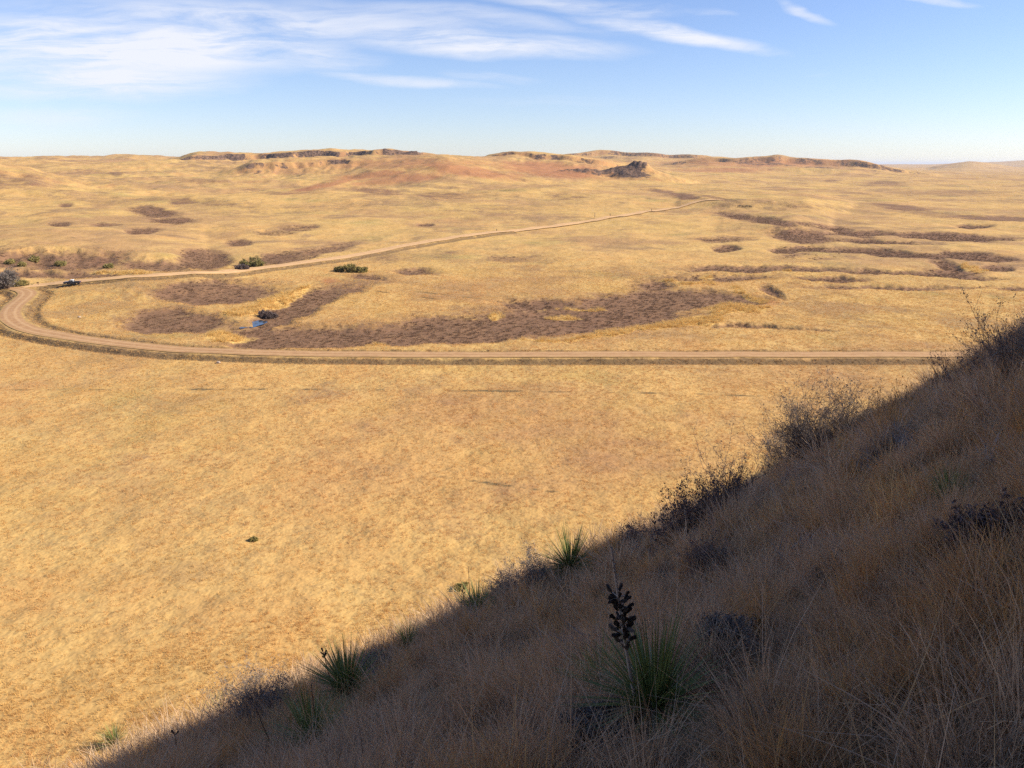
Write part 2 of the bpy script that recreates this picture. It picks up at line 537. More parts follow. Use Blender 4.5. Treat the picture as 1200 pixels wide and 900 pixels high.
def plant_mat(name, cols, rough=0.75, trans=0.0, tipcol=None, spec=0.25, inst=False):
    """dry grass, twigs, leaves: a colour per plant and per height"""
    m, nt, b = new_mat(name)
    oi = nt.new('ShaderNodeObjectInfo')
    at = nt.new('ShaderNodeAttribute', attribute_name='tint')
    geo = nt.new('ShaderNodeNewGeometry')
    if inst:
        ia = nt.new('ShaderNodeAttribute', attribute_name='ptint')
        ia.attribute_type = 'INSTANCER'
        f = nt.math('ADD', nt.math('MULTIPLY', ia.outputs['Fac'], 0.72), nt.math('MULTIPLY', at.outputs['Fac'], 0.28))
    else:
        f = nt.math('ADD', nt.math('MULTIPLY', oi.outputs['Random'], 0.55), nt.math('MULTIPLY', at.outputs['Fac'], 0.45))
    cr = nt.new('ShaderNodeValToRGB')
    e = cr.color_ramp.elements
    e[0].position, e[0].color = 0.0, (*cols[0], 1)
    e[1].position, e[1].color = 1.0, (*cols[-1], 1)
    for i, c in enumerate(cols[1:-1]):
        el = e.new((i + 1) / (len(cols) - 1))
        el.color = (*c, 1)
    nt.l.new(f, cr.inputs[0])
    nt.l.new(cr.outputs[0], b.inputs['Base Color'])
    b.inputs['Roughness'].default_value = rough
    b.inputs['Specular IOR Level'].default_value = spec
    if trans > 0:
        tr = nt.new('ShaderNodeBsdfTranslucent')
        nt.l.new(cr.outputs[0], tr.inputs[0])
        mx = nt.new('ShaderNodeMixShader')
        mx.inputs[0].default_value = trans
        nt.l.new(b.outputs[0], mx.inputs[1])
        nt.l.new(tr.outputs[0], mx.inputs[2])
        out = [n for n in nt.n if n.type == 'OUTPUT_MATERIAL'][0]
        nt.l.new(mx.outputs[0], out.inputs[0])
    return m


def plain_mat(name, col, rough=0.6, metal=0.0, var=0.15, scale=8.0, spec=0.4, bump=0.0):
    m, nt, b = new_mat(name)
    tc = nt.new('ShaderNodeTexCoord')
    n = nt.noise(tc.outputs['Object'], scale, 5, 0.6)
    c = nt.mix(nt.ramp(n, 0.3, 0.7), tuple(x * (1 - var) for x in col), tuple(min(1, x * (1 + var)) for x in col))
    nt.l.new(c, b.inputs['Base Color'])
    b.inputs['Roughness'].default_value = rough
    b.inputs['Metallic'].default_value = metal
    b.inputs['Specular IOR Level'].default_value = spec
    if bump:
        bp = nt.new('ShaderNodeBump')
        bp.inputs['Strength'].default_value = 1
        bp.inputs['Distance'].default_value = bump
        nt.l.new(n, bp.inputs['Height'])
        nt.l.new(bp.outputs[0], b.inputs['Normal'])
    return m


# ------------------------------------------------------------------ object helpers
def tag(o, label=None, cat=None, group=None, kind=None):
    if label:
        o['label'] = label
    if cat:
        o['category'] = cat
    if group:
        o['group'] = group
    if kind:
        o['kind'] = kind
    return o


def link(o, parent=None):
    COL.objects.link(o)
    if parent is not None:
        o.parent = parent
    return o


def empty(name, loc, rz=0.0):
    o = bpy.data.objects.new(name, None)
    o.empty_display_size = 0.2
    o.location = loc
    o.rotation_euler = (0, 0, rz)
    return link(o)


def mesh_np(name, V, Q=None, T=None, mat=None, attrs=None, smooth=True):
    """mesh from numpy arrays: V (n,3), quads Q (m,4), triangles T (k,3)"""
    me = bpy.data.meshes.new(name)
    V = np.ascontiguousarray(V, np.float32)
    me.vertices.add(len(V))
    me.vertices.foreach_set('co', V.ravel())
    idx, start, tot, s = [], [], [], 0
    if Q is not None and len(Q):
        Q = np.asarray(Q, np.int32)
        idx.append(Q.ravel())
        start.append(np.arange(len(Q), dtype=np.int32) * 4)
        tot.append(np.full(len(Q), 4, np.int32))
        s = len(Q) * 4
    if T is not None and len(T):
        T = np.asarray(T, np.int32)
        idx.append(T.ravel())
        start.append(s + np.arange(len(T), dtype=np.int32) * 3)
        tot.append(np.full(len(T), 3, np.int32))
    idx = np.concatenate(idx)
    start = np.concatenate(start)
    tot = np.concatenate(tot)
    me.loops.add(len(idx))
    me.loops.foreach_set('vertex_index', idx)
    me.polygons.add(len(start))
    me.polygons.foreach_set('loop_start', start)
    me.polygons.foreach_set('loop_total', tot)
    me.polygons.foreach_set('use_smooth', np.full(len(start), smooth, bool))
    me.update(calc_edges=True)
    for k, a in (attrs or {}).items():
        if a.ndim == 1:
            at = me.attributes.new(k, 'FLOAT', 'POINT')
            at.data.foreach_set('value', np.ascontiguousarray(a, np.float32))
        else:
            at = me.attributes.new(k, 'FLOAT_COLOR', 'POINT')
            at.data.foreach_set('color', np.ascontiguousarray(a, np.float32).ravel())
    if mat:
        me.materials.append(mat)
    return me


def obj_np(name, V, Q=None, T=None, mat=None, attrs=None, smooth=True, parent=None, scene=True):
    o = bpy.data.objects.new(name, mesh_np(name, V, Q, T, mat, attrs, smooth))
    if scene:
        link(o, parent)
    return o


class Segs:
    """tapered twigs gathered into one mesh"""

    def __init__(self):
        self.a, self.b, self.ra, self.rb, self.t = [], [], [], [], []

    def add(self, a, b, ra, rb, t=0.5):
        self.a.append(a)
        self.b.append(b)
        self.ra.append(ra)
        self.rb.append(rb)
        self.t.append(t)

    def path(self, pts, r0, r1, t=0.5):
        n = len(pts) - 1
        for i in range(n):
            self.add(pts[i], pts[i + 1], r0 + (r1 - r0) * i / n, r0 + (r1 - r0) * (i + 1) / n, t)

    def build(self, name, mat, parent=None, sides=4, scene=True):
        A, B = np.array(self.a, float), np.array(self.b, float)
        ra, rb, t = np.array(self.ra), np.array(self.rb), np.array(self.t)
        D = B - A
        L = np.linalg.norm(D, axis=1, keepdims=True) + 1e-9
        D = D / L
        ref = np.where(np.abs(D[:, 2:3]) > 0.9, np.array([[1.0, 0, 0]]), np.array([[0, 0, 1.0]]))
        U = np.cross(D, ref)
        U /= np.linalg.norm(U, axis=1, keepdims=True)
        W = np.cross(D, U)
        n = len(A)
        V = np.zeros((n, 2 * sides, 3))
        for k in range(sides):
            an = 2 * math.pi * k / sides
            dirv = U * math.cos(an) + W * math.sin(an)
            V[:, k] = A + dirv * ra[:, None]
            V[:, sides + k] = B + dirv * rb[:, None]
        base = (np.arange(n) * 2 * sides)[:, None]
        Q = np.concatenate([base + np.array([[k, (k + 1) % sides, sides + (k + 1) % sides, sides + k]]) for k in range(sides)])
        return obj_np(name, V.reshape(-1, 3), Q, None, mat, {'tint': np.repeat(t, 2 * sides)}, True, parent, scene)


def blades(n, hmin, hmax, spread, lean, width, seed, curl=0.25, segs=3, stiff=False):
    """a tuft of narrow bent blades round the origin; returns V, Q, tint"""
    rg = np.random.default_rng(seed)
    a = rg.random(n) * 2 * math.pi
    rad = np.sqrt(rg.random(n)) * spread
    h = hmin + (hmax - hmin) * rg.random(n) ** 1.2
    ln = lean * (0.15 + rg.random(n) ** 0.9)
    dirx, diry = np.cos(a), np.sin(a)
    b0 = np.stack([rad * np.cos(a + rg.normal(0, .5, n)), rad * np.sin(a + rg.normal(0, .5, n)), np.zeros(n)], 1)
    V = np.zeros((n, (segs + 1) * 2, 3))
    side_a = rg.random(n) * math.pi
    w = width * (0.6 + 0.8 * rg.random(n))
    cx, cy = rg.normal(0, curl, n), rg.normal(0, curl, n)
    for s in range(segs + 1):
        f = s / segs
        bend = f * f
        px = b0[:, 0] + h * (ln * dirx * (0.45 * f + 0.55 * bend) + cx * bend)
        py = b0[:, 1] + h * (ln * diry * (0.45 * f + 0.55 * bend) + cy * bend)
        pz = h * (f - 0.22 * bend * ln)
        ww = w * (1 - 0.85 * f) * 0.5
        V[:, 2 * s] = np.stack([px - np.cos(side_a) * ww, py - np.sin(side_a) * ww, pz], 1)
        V[:, 2 * s + 1] = np.stack([px + np.cos(side_a) * ww, py + np.sin(side_a) * ww, pz], 1)
    base = (np.arange(n) * (segs + 1) * 2)[:, None]
    Q = np.concatenate([base + np.array([[2 * s, 2 * s + 1, 2 * s + 3, 2 * s + 2]]) for s in range(segs)])
    tint = np.repeat(rg.random(n), (segs + 1) * 2)
    return V.reshape(-1, 3), Q, tint


# ------------------------------------------------------------------ ground sheet
def grid_r():
    out = [0.002, 0.15]
    r = 0.3
    while r < 60000:
        out.append(r)
        if r < 30:
            st = 0.05 + r * 0.010
        elif r < 130:
            st = 0.55
        elif r < 240:
            st = 0.75
        elif r < 450:
            st = 1.4
        elif r < 800:
            st = 2.8
        elif r < 1800:
            st = 4.5
        elif r < 3600:
            st = 9
        else:
            st = 9 + (r - 3600) * 0.035
        r += st
    return np.array(out)


def grid_phi():
    ph = list(np.arange(-38.5, 38.5, 0.072))
    a, st = ph[-1], 0.15
    right = []
    while a < 179:
        st = min(st * 1.25, 3.0)
        a += st
        if a < 179.5:
            right.append(a)
    left = [-q for q in right][::-1]
    return np.radians(np.array([q for q in left if q > -179.9] + ph + right))


GR, GP = grid_r(), grid_phi()
RR, PP = np.meshgrid(GR, GP, indexing='ij')
GX, GY = (RR * np.sin(PP)), (RR * np.cos(PP))
fx, fy = GX.ravel(), GY.ravel()
zp, rock, brush, gold, red, verge, lines = plain(fx, fy, True)
zh = hill(fx, fy)
far = np.hypot(fx, fy) > 150
dd = zh - zp
hk = np.where(far, 0, np.clip(0.5 + 0.5 * dd / 3.0, 0, 1))
fz = zp * (1 - hk) + zh * hk + 3.0 * hk * (1 - hk) * 0.5
slope_mask = sstep(0.35, 0.9, hk)
nR, nP = RR.shape
i, j = np.meshgrid(np.arange(nR - 1), np.arange(nP), indexing='ij')
j2 = (j + 1) % nP
Q = np.stack([i * nP + j, i * nP + j2, (i + 1) * nP + j2, (i + 1) * nP + j], -1).reshape(-1, 4)
print('ground verts', len(fx), nR, nP)

gm, nt, gb = new_mat('prairie_ground')
geo = nt.new('ShaderNodeNewGeometry')
P = geo.outputs['Position']
m1 = nt.new('ShaderNodeAttribute', attribute_name='mask1')
m2 = nt.new('ShaderNodeAttribute', attribute_name='mask2')
s1 = nt.new('ShaderNodeSeparateColor')
nt.l.new(m1.outputs['Color'], s1.inputs[0])
s2n = nt.new('ShaderNodeSeparateColor')
nt.l.new(m2.outputs['Color'], s2n.inputs[0])
A_brush_shade, A_gold, A_red = s1.outputs
A_rock, A_slope, A_verge = s2n.outputs
A_line = m1.outputs['Alpha']
n_big = nt.noise(P, 0.012, 4, 0.55)
n_mid = nt.noise(P, 0.09, 4, 0.6)
n_sm = nt.noise(P, 0.7, 5, 0.65)
n_fine = nt.noise(P, 3.2, 5, 0.7)
n_far = nt.noise(P, 0.03, 6, 0.7)
base = nt.mix(nt.ramp(n_big, 0.36, 0.64), (0.515, 0.296, 0.108), (0.485, 0.312, 0.105))
base = nt.mix(nt.ramp(n_mid, 0.30, 0.72), base, (0.55, 0.362, 0.135))
base = nt.mix(nt.math('MULTIPLY', nt.ramp(n_far, 0.50, 0.66), 0.5), base, (0.30, 0.180, 0.085))
base = nt.mix(nt.math('MULTIPLY', nt.ramp(nt.noise(P, 0.021, 5, 0.6), 0.54, 0.70), 0.6), base, (0.30, 0.245, 0.085))
base = nt.mix(nt.math('MULTIPLY', nt.ramp(nt.noise(P, 0.0075, 7, 0.62), 0.48, 0.60), 0.75), base, (0.35, 0.205, 0.10))
base = nt.mix(nt.math('MULTIPLY', nt.ramp(nt.noise(P, 0.016, 7, 0.7, 0.5), 0.55, 0.62), 0.6), base, (0.23, 0.145, 0.085))
n_str = nt.noise(P, 0.055, 8, 0.75)
base = nt.mix(nt.math('MULTIPLY', nt.ramp(n_str, 0.53, 0.66), 0.42), base, (0.235, 0.140, 0.075))
base = nt.mix(nt.math('MULTIPLY', nt.ramp(n_str, 0.47, 0.34), 0.4), base, (0.58, 0.40, 0.15))
base = nt.mix(nt.math('MULTIPLY', nt.ramp(n_sm, 0.50, 0.72), 0.28), base, (0.27, 0.165, 0.075))
base = nt.mix(nt.math('MULTIPLY', nt.ramp(n_fine, 0.50, 0.70), 0.24), base, (0.22, 0.135, 0.06))
base = nt.mix(nt.math('MULTIPLY', nt.ramp(n_fine, 0.5, 0.32), 0.45), base, (0.56, 0.40, 0.17))
redm = nt.ramp(nt.math('ADD', A_red, nt.math('MULTIPLY', nt.math('SUBTRACT', n_mid, 0.5), 0.7)), 0.15, 1.0)
base = nt.mix(nt.math('MULTIPLY', redm, 0.85), base, (0.36, 0.160, 0.078))
edge = nt.math('ADD', nt.math('MULTIPLY', nt.math('SUBTRACT', n_sm, 0.5), 0.9), nt.math('MULTIPLY', nt.math('SUBTRACT', n_mid, 0.5), 1.2))
bm = nt.ramp(nt.math('ADD', A_brush_shade, edge), 0.05, 0.72)  # brush cover, and the shading painted on the left hill
bcol = nt.mix(n_fine, (0.115, 0.062, 0.040), (0.25, 0.145, 0.088))
bcol = nt.mix(nt.ramp(n_mid, 0.45, 0.62), bcol, (0.20, 0.112, 0.068))
base = nt.mix(nt.math('MULTIPLY', bm, 0.93), base, bcol)
gm_ = nt.ramp(nt.math('ADD', A_gold, edge), 0.40, 0.75)
gcol = nt.mix(nt.ramp(n_fine, 0.35, 0.65), (0.42, 0.25, 0.07), (0.74, 0.50, 0.17))
base = nt.mix(nt.math('MULTIPLY', gm_, 0.85), base, gcol)
vm = nt.ramp(nt.math('ADD', A_verge, nt.math('MULTIPLY', nt.math('SUBTRACT', n_sm, 0.5), 0.9)), 0.25, 0.75)
vcol = nt.mix(n_fine, (0.075, 0.048, 0.027), (0.22, 0.145, 0.08))
base = nt.mix(nt.math('MULTIPLY', vm, 0.85), base, vcol)
base = nt.mix(nt.ramp(A_line, 0.05, 0.5), base, (0.17, 0.12, 0.06))
rk = nt.ramp(nt.math('ADD', A_rock, nt.math('MULTIPLY', nt.math('SUBTRACT', nt.noise(P, 0.12, 5, 0.7), 0.5), 1.5)), 0.35, 0.6)
rcol = nt.mix(nt.ramp(nt.noise(P, 0.3, 4, 0.7), 0.35, 0.62), (0.045, 0.030, 0.024), (0.20, 0.125, 0.085))
base = nt.mix(rk, base, rcol)
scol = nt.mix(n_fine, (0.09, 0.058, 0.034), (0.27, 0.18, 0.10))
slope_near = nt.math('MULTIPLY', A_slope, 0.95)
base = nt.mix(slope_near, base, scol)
nt.l.new(base, gb.inputs['Base Color'])
bp = nt.new('ShaderNodeBump')
bp.inputs['Strength'].default_value = 0.6
bp.inputs['Distance'].default_value = 0.12
hsum = nt.math('ADD', nt.math('MULTIPLY', n_sm, 0.8), nt.math('MULTIPLY', n_fine, 0.35))
nt.l.new(hsum, bp.inputs['Height'])
bp2 = nt.new('ShaderNodeBump')
bp2.inputs['Strength'].default_value = 0.7
bp2.inputs['Distance'].default_value = 1.8
nt.l.new(nt.noise(P, 0.11, 5, 0.6), bp2.inputs['Height'])
nt.l.new(bp.outputs[0], bp2.inputs['Normal'])
nt.l.new(bp2.outputs[0], gb.inputs['Normal'])
gb.inputs['Specular IOR Level'].default_value = 0.05

# the slope mask keeps dark soil only under the dense grass near the camera
_Z2 = fz.reshape(RR.shape)
_dr = np.abs(np.gradient(_Z2, axis=0) / np.maximum(np.gradient(RR, axis=0), 1e-3))
steep = sstep(0.10, 0.34, _dr.ravel()) * sstep(500, 900, np.hypot(fx, fy))
red = np.maximum(red, steep * 0.6)
red = np.maximum(red, 0.30 * sstep(1000, 2000, np.hypot(fx, fy)))
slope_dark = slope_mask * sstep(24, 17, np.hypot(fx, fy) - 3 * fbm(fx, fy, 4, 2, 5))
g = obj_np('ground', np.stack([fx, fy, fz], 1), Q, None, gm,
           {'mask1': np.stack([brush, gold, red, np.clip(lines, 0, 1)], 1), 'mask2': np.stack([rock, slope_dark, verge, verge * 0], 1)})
tag(g, 'dry golden prairie with hills and a steep grassy slope', 'ground', kind='structure')

# ------------------------------------------------------------------ dirt roads
rm, nt, b = new_mat('packed_red_dirt')
uv = nt.new('ShaderNodeAttribute', attribute_name='across')
geo = nt.new('ShaderNodeNewGeometry')
n = nt.noise(geo.outputs['Position'], 0.8, 5, 0.6)
c = nt.mix(nt.ramp(n, 0.3, 0.7), (0.35, 0.195, 0.092), (0.44, 0.262, 0.125))
t1 = nt.math('ABSOLUTE', uv.outputs['Fac'])
tr = nt.ramp(nt.math('ABSOLUTE', nt.math('SUBTRACT', t1, 0.42)), 0.05, 0.22, 1, 0)
c = nt.mix(nt.math('MULTIPLY', tr, 0.5), c, (0.54, 0.355, 0.185))
ed = nt.ramp(nt.math('ADD', t1, nt.math('MULTIPLY', nt.math('SUBTRACT', nt.noise(geo.outputs['Position'], 1.5, 4, .6), 0.5), 0.8)), 0.8, 1.0)
c = nt.mix(nt.math('MULTIPLY', ed, 0.8), c, (0.40, 0.26, 0.10))
nt.l.new(c, b.inputs['Base Color'])
bpn = nt.new('ShaderNodeBump')
bpn.inputs['Distance'].default_value = 0.05
nt.l.new(n, bpn.inputs['Height'])
nt.l.new(bpn.outputs[0], b.inputs['Normal'])


rm2 = rm.copy()
rm2.name = 'pale_dirt'
for nd_ in rm2.node_tree.nodes:
    if nd_.type == 'MIX':
        for k_ in (6, 7):
            if not nd_.inputs[k_].is_linked:
                c_ = nd_.inputs[k_].default_value
                nd_.inputs[k_].default_value = (min(.74, c_[0] * 1.36), min(.6, c_[1] * 1.42), min(.45, c_[2] * 1.42), 1)


def make_road(pl, hw, name, lab, rm=rm):
    seg = np.hypot(*(pl[1:] - pl[:-1]).T)
    s = np.concatenate([[0], np.cumsum(seg)])
    q = np.arange(0, s[-1], 1.5)
    cx, cy = np.interp(q, s, pl[:, 0]), np.interp(q, s, pl[:, 1])
    tx, ty = np.gradient(cx), np.gradient(cy)
    L = np.hypot(tx, ty)
    nx, ny = -ty / L, tx / L
    wid = hw * (1 + 0.08 * fbm(cx, cy, 12, 3, 44))
    K = 9
    off = np.linspace(-1, 1, K)
    X = cx[:, None] + nx[:, None] * off[None] * wid[:, None]
    Y = cy[:, None] + ny[:, None] * off[None] * wid[:, None]
    Z = height(X.ravel(), Y.ravel()).reshape(X.shape)
    Z = np.maximum(Z, np.minimum(Z.max(1, keepdims=True), Z + 0.08)) + 0.07 + 0.05 * (1 - off[None] ** 2)
    Z = Z + 0.38 * sstep(300, 520, np.hypot(X, Y))
    n = len(cx)
    ii, jj = np.meshgrid(np.arange(n - 1), np.arange(K - 1), indexing='ij')
    Q = np.stack([ii * K + jj, ii * K + jj + 1, (ii + 1) * K + jj + 1, (ii + 1) * K + jj], -1).reshape(-1, 4)
    o = obj_np(name, np.stack([X.ravel(), Y.ravel(), Z.ravel()], 1), Q, None, rm, {'across': np.tile(off, n)})
    tag(o, lab, 'road', kind='structure')
    return o


make_road(_n, 2.4, 'dirt_road', 'reddish dirt road crossing the meadow and bending back at the left')
make_road(_f, 3.7, 'dirt_road', 'pale dirt road climbing away to the right over the prairie', rm2)

# ------------------------------------------------------------------ pond
wm, nt, b = new_mat('pond_water')
b.inputs['Base Color'].default_value = (0.03, 0.045, 0.06, 1)
b.inputs['Roughness'].default_value = 0.06
b.inputs['Specular IOR Level'].default_value = 0.9
nn = nt.noise(None, 30, 3, 0.5)
bpn = nt.new('ShaderNodeBump')
bpn.inputs['Strength'].default_value = 0.1
bpn.inputs['Distance'].default_value = 0.02
nt.l.new(nn, bpn.inputs['Height'])
nt.l.new(bpn.outputs[0], b.inputs['Normal'])
cx, cy = hit(297, 380, 60)
pz = []
ring = []
for k in range(40):
    a = 2 * math.pi * k / 40
    rr = 1 + 0.22 * math.sin(2 * a + 1) + 0.12 * math.sin(5 * a)
    ring.append((cx + 2.1 * rr * math.cos(a), cy + 5.5 * rr * math.sin(a)))
zw = float(np.median(height(np.array([p[0] for p in ring]), np.array([p[1] for p in ring])))) + 0.15
V = np.array([(cx, cy, zw)] + [(p[0], p[1], zw) for p in ring])
T = np.array([(0, 1 + k, 1 + (k + 1) % 40) for k in range(40)])
tag(obj_np('pond_water', V, None, T, wm), 'small blue pool of water in the creek bed', 'water', kind='structure')

# ------------------------------------------------------------------ plant materials
M = {}
M['slope_grass'] = plant_mat('dry_slope_grass', [(0.14, 0.095, 0.062), (0.42, 0.30, 0.20), (0.68, 0.48, 0.30), (0.42, 0.26, 0.13), (0.62, 0.35, 0.12), (0.88, 0.62, 0.29)], 0.7, 0.25, inst=True)
M['straw'] = plant_mat('tall_straw', [(0.42, 0.26, 0.11), (0.60, 0.42, 0.22)], 0.6, 0.2)
M['grey_forb'] = plant_mat('grey_forb', [(0.17, 0.15, 0.14), (0.26, 0.24, 0.23), (0.34, 0.32, 0.30)], 0.8, 0.15, inst=True)
M['meadow_grass'] = plant_mat('meadow_grass', [(0.46, 0.225, 0.095), (0.57, 0.31, 0.12), (0.64, 0.395, 0.16), (0.60, 0.38, 0.125), (0.67, 0.46, 0.18)], 0.8, 0.30, inst=True)
M['reeds'] = plant_mat('reeds', [(0.50, 0.31, 0.10), (0.68, 0.46, 0.16), (0.74, 0.53, 0.22)], 0.8, 0.3, inst=True)
M['brush'] = plant_mat('low_brush', [(0.15, 0.085, 0.052), (0.23, 0.14, 0.085), (0.36, 0.24, 0.14)], 0.85, 0.1, inst=True)
M['yucca'] = plant_mat('yucca_leaf', [(0.13, 0.165, 0.045), (0.22, 0.25, 0.075), (0.46, 0.45, 0.17)], 0.45, 0.15, spec=0.5)
M['yucca_dead'] = plant_mat('yucca_dead_leaf', [(0.24, 0.15, 0.07), (0.33, 0.24, 0.12), (0.36, 0.30, 0.20)], 0.7, 0.2)
M['stalk'] = plant_mat('dry_stalk', [(0.40, 0.31, 0.23), (0.50, 0.40, 0.31)], 0.8)
M['stalk_dark'] = plant_mat('dark_stalk', [(0.09, 0.045, 0.035), (0.12, 0.065, 0.05)], 0.8)
M['pod'] = plant_mat('seed_pod', [(0.012, 0.009, 0.008), (0.05, 0.038, 0.03), (0.30, 0.24, 0.19)], 0.75)
M['twig'] = plant_mat('shrub_twig', [(0.10, 0.072, 0.06), (0.19, 0.14, 0.115), (0.30, 0.23, 0.19)], 0.85)
M['sage_leaf'] = plant_mat('sage_leaf', [(0.12, 0.10, 0.09), (0.19, 0.165, 0.145), (0.27, 0.235, 0.20)], 0.85, 0.15)
M['plum_leaf'] = plant_mat('plum_grey_leaf', [(0.10, 0.07, 0.065), (0.15, 0.11, 0.10), (0.20, 0.15, 0.13)], 0.85, 0.1)
M['green_leaf'] = plant_mat('olive_leaf', [(0.20, 0.17, 0.06), (0.30, 0.25, 0.085), (0.40, 0.33, 0.13)], 0.8, 0.25)

# ------------------------------------------------------------------ scattered grass (instances of tuft meshes)


def protos(name, mat, specs):
    c = bpy.data.collections.new(name + '_kinds')
    for k, s in enumerate(specs):
        V, Qd, tint = blades(**s, seed=100 + k * 7 + len(name))
        o = obj_np(name + '_tuft', V, Qd, None, mat, {'tint': tint}, False, None, False)
        c.objects.link(o)
    return c


def scatter(name, coll, pts, scl, nk, label, cat, tilt=0.15, ptint=None):
    n = len(pts)
    me = bpy.data.meshes.new(name)
    me.vertices.add(n)
    me.vertices.foreach_set('co', np.ascontiguousarray(pts, np.float32).ravel())
    rot = np.zeros((n, 3), np.float32)
    rot[:, 0] = RNG.normal(0, tilt, n)
    rot[:, 1] = RNG.normal(0, tilt, n)
    rot[:, 2] = RNG.random(n) * 2 * math.pi
    a = me.attributes.new('rot', 'FLOAT_VECTOR', 'POINT')
    a.data.foreach_set('vector', rot.ravel())
    a = me.attributes.new('ptint', 'FLOAT', 'POINT')
    if ptint is None:
        ptint = RNG.random(n)
    a.data.foreach_set('value', np.ascontiguousarray(np.clip(ptint, 0, 1), np.float32))
    a = me.attributes.new('scl', 'FLOAT', 'POINT')
    a.data.foreach_set('value', np.ascontiguousarray(scl, np.float32))
    a = me.attributes.new('vid', 'INT', 'POINT')
    a.data.foreach_set('value', RNG.integers(0, nk, n).astype(np.int32))
    o = link(bpy.data.objects.new(name, me))
    ng = bpy.data.node_groups.new(name + '_nodes', 'GeometryNodeTree')
    ng.interface.new_socket('Geometry', in_out='INPUT', socket_type='NodeSocketGeometry')
    ng.interface.new_socket('Geometry', in_out='OUTPUT', socket_type='NodeSocketGeometry')
    N = ng.nodes
    gi, go = N.new('NodeGroupInput'), N.new('NodeGroupOutput')
    ip = N.new('GeometryNodeInstanceOnPoints')
    ci = N.new('GeometryNodeCollectionInfo')
    ci.inputs[0].default_value = coll
    ci.inputs['Separate Children'].default_value = True
    ci.inputs['Reset Children'].default_value = True

    def att(nm, tp):
        q = N.new('GeometryNodeInputNamedAttribute')
        q.data_type = tp
        q.inputs[0].default_value = nm
        return [s for s in q.outputs if s.enabled][0]
    Lk = ng.links
    Lk.new(gi.outputs[0], ip.inputs['Points'])
    Lk.new(ci.outputs[0], ip.inputs['Instance'])
    ip.inputs['Pick Instance'].default_value = True
    Lk.new(att('vid', 'INT'), ip.inputs['Instance Index'])
    e2r = N.new('FunctionNodeEulerToRotation')
    Lk.new(att('rot', 'FLOAT_VECTOR'), e2r.inputs[0])
    Lk.new(e2r.outputs[0], ip.inputs['Rotation'])
    cmb = N.new('ShaderNodeCombineXYZ')
    sa = att('scl', 'FLOAT')
    for k in range(3):
        Lk.new(sa, cmb.inputs[k])
    Lk.new(cmb.outputs[0], ip.inputs['Scale'])
    st_ = N.new('GeometryNodeStoreNamedAttribute')
    st_.data_type = 'FLOAT'
    st_.domain = 'INSTANCE'
    st_.inputs['Name'].default_value = 'ptint'
    Lk.new(ip.outputs[0], st_.inputs['Geometry'])
    Lk.new(att('ptint', 'FLOAT'), st_.inputs['Value'])
    Lk.new(st_.outputs[0], go.inputs[0])
    md = o.modifiers.new('scatter', 'NODES')
    md.node_group = ng
    tag(o, label, cat, kind='stuff')
    return o


def sector(n, r0, r1, p0, p1, power=0.5):
    """random points of a sector; power .5 = even per area, 0 = dense near"""
    u = RNG.random(n)
    if power == 0.5:
        r = np.sqrt(r0 ** 2 + (r1 ** 2 - r0 ** 2) * u)
    else:
        r = r0 * (r1 / r0) ** u
    ph = np.radians(p0 + (p1 - p0) * RNG.random(n))
    return r * np.sin(ph), r * np.cos(ph)


EXC = []      # (x, y, radius) kept free of tall grass


def free(x, y, k=1.0):
    ok = np.ones(len(x), bool)
    for (ex, ey, er) in EXC:
        ok &= (x - ex) ** 2 + (y - ey) ** 2 > (er * k) ** 2
    return ok


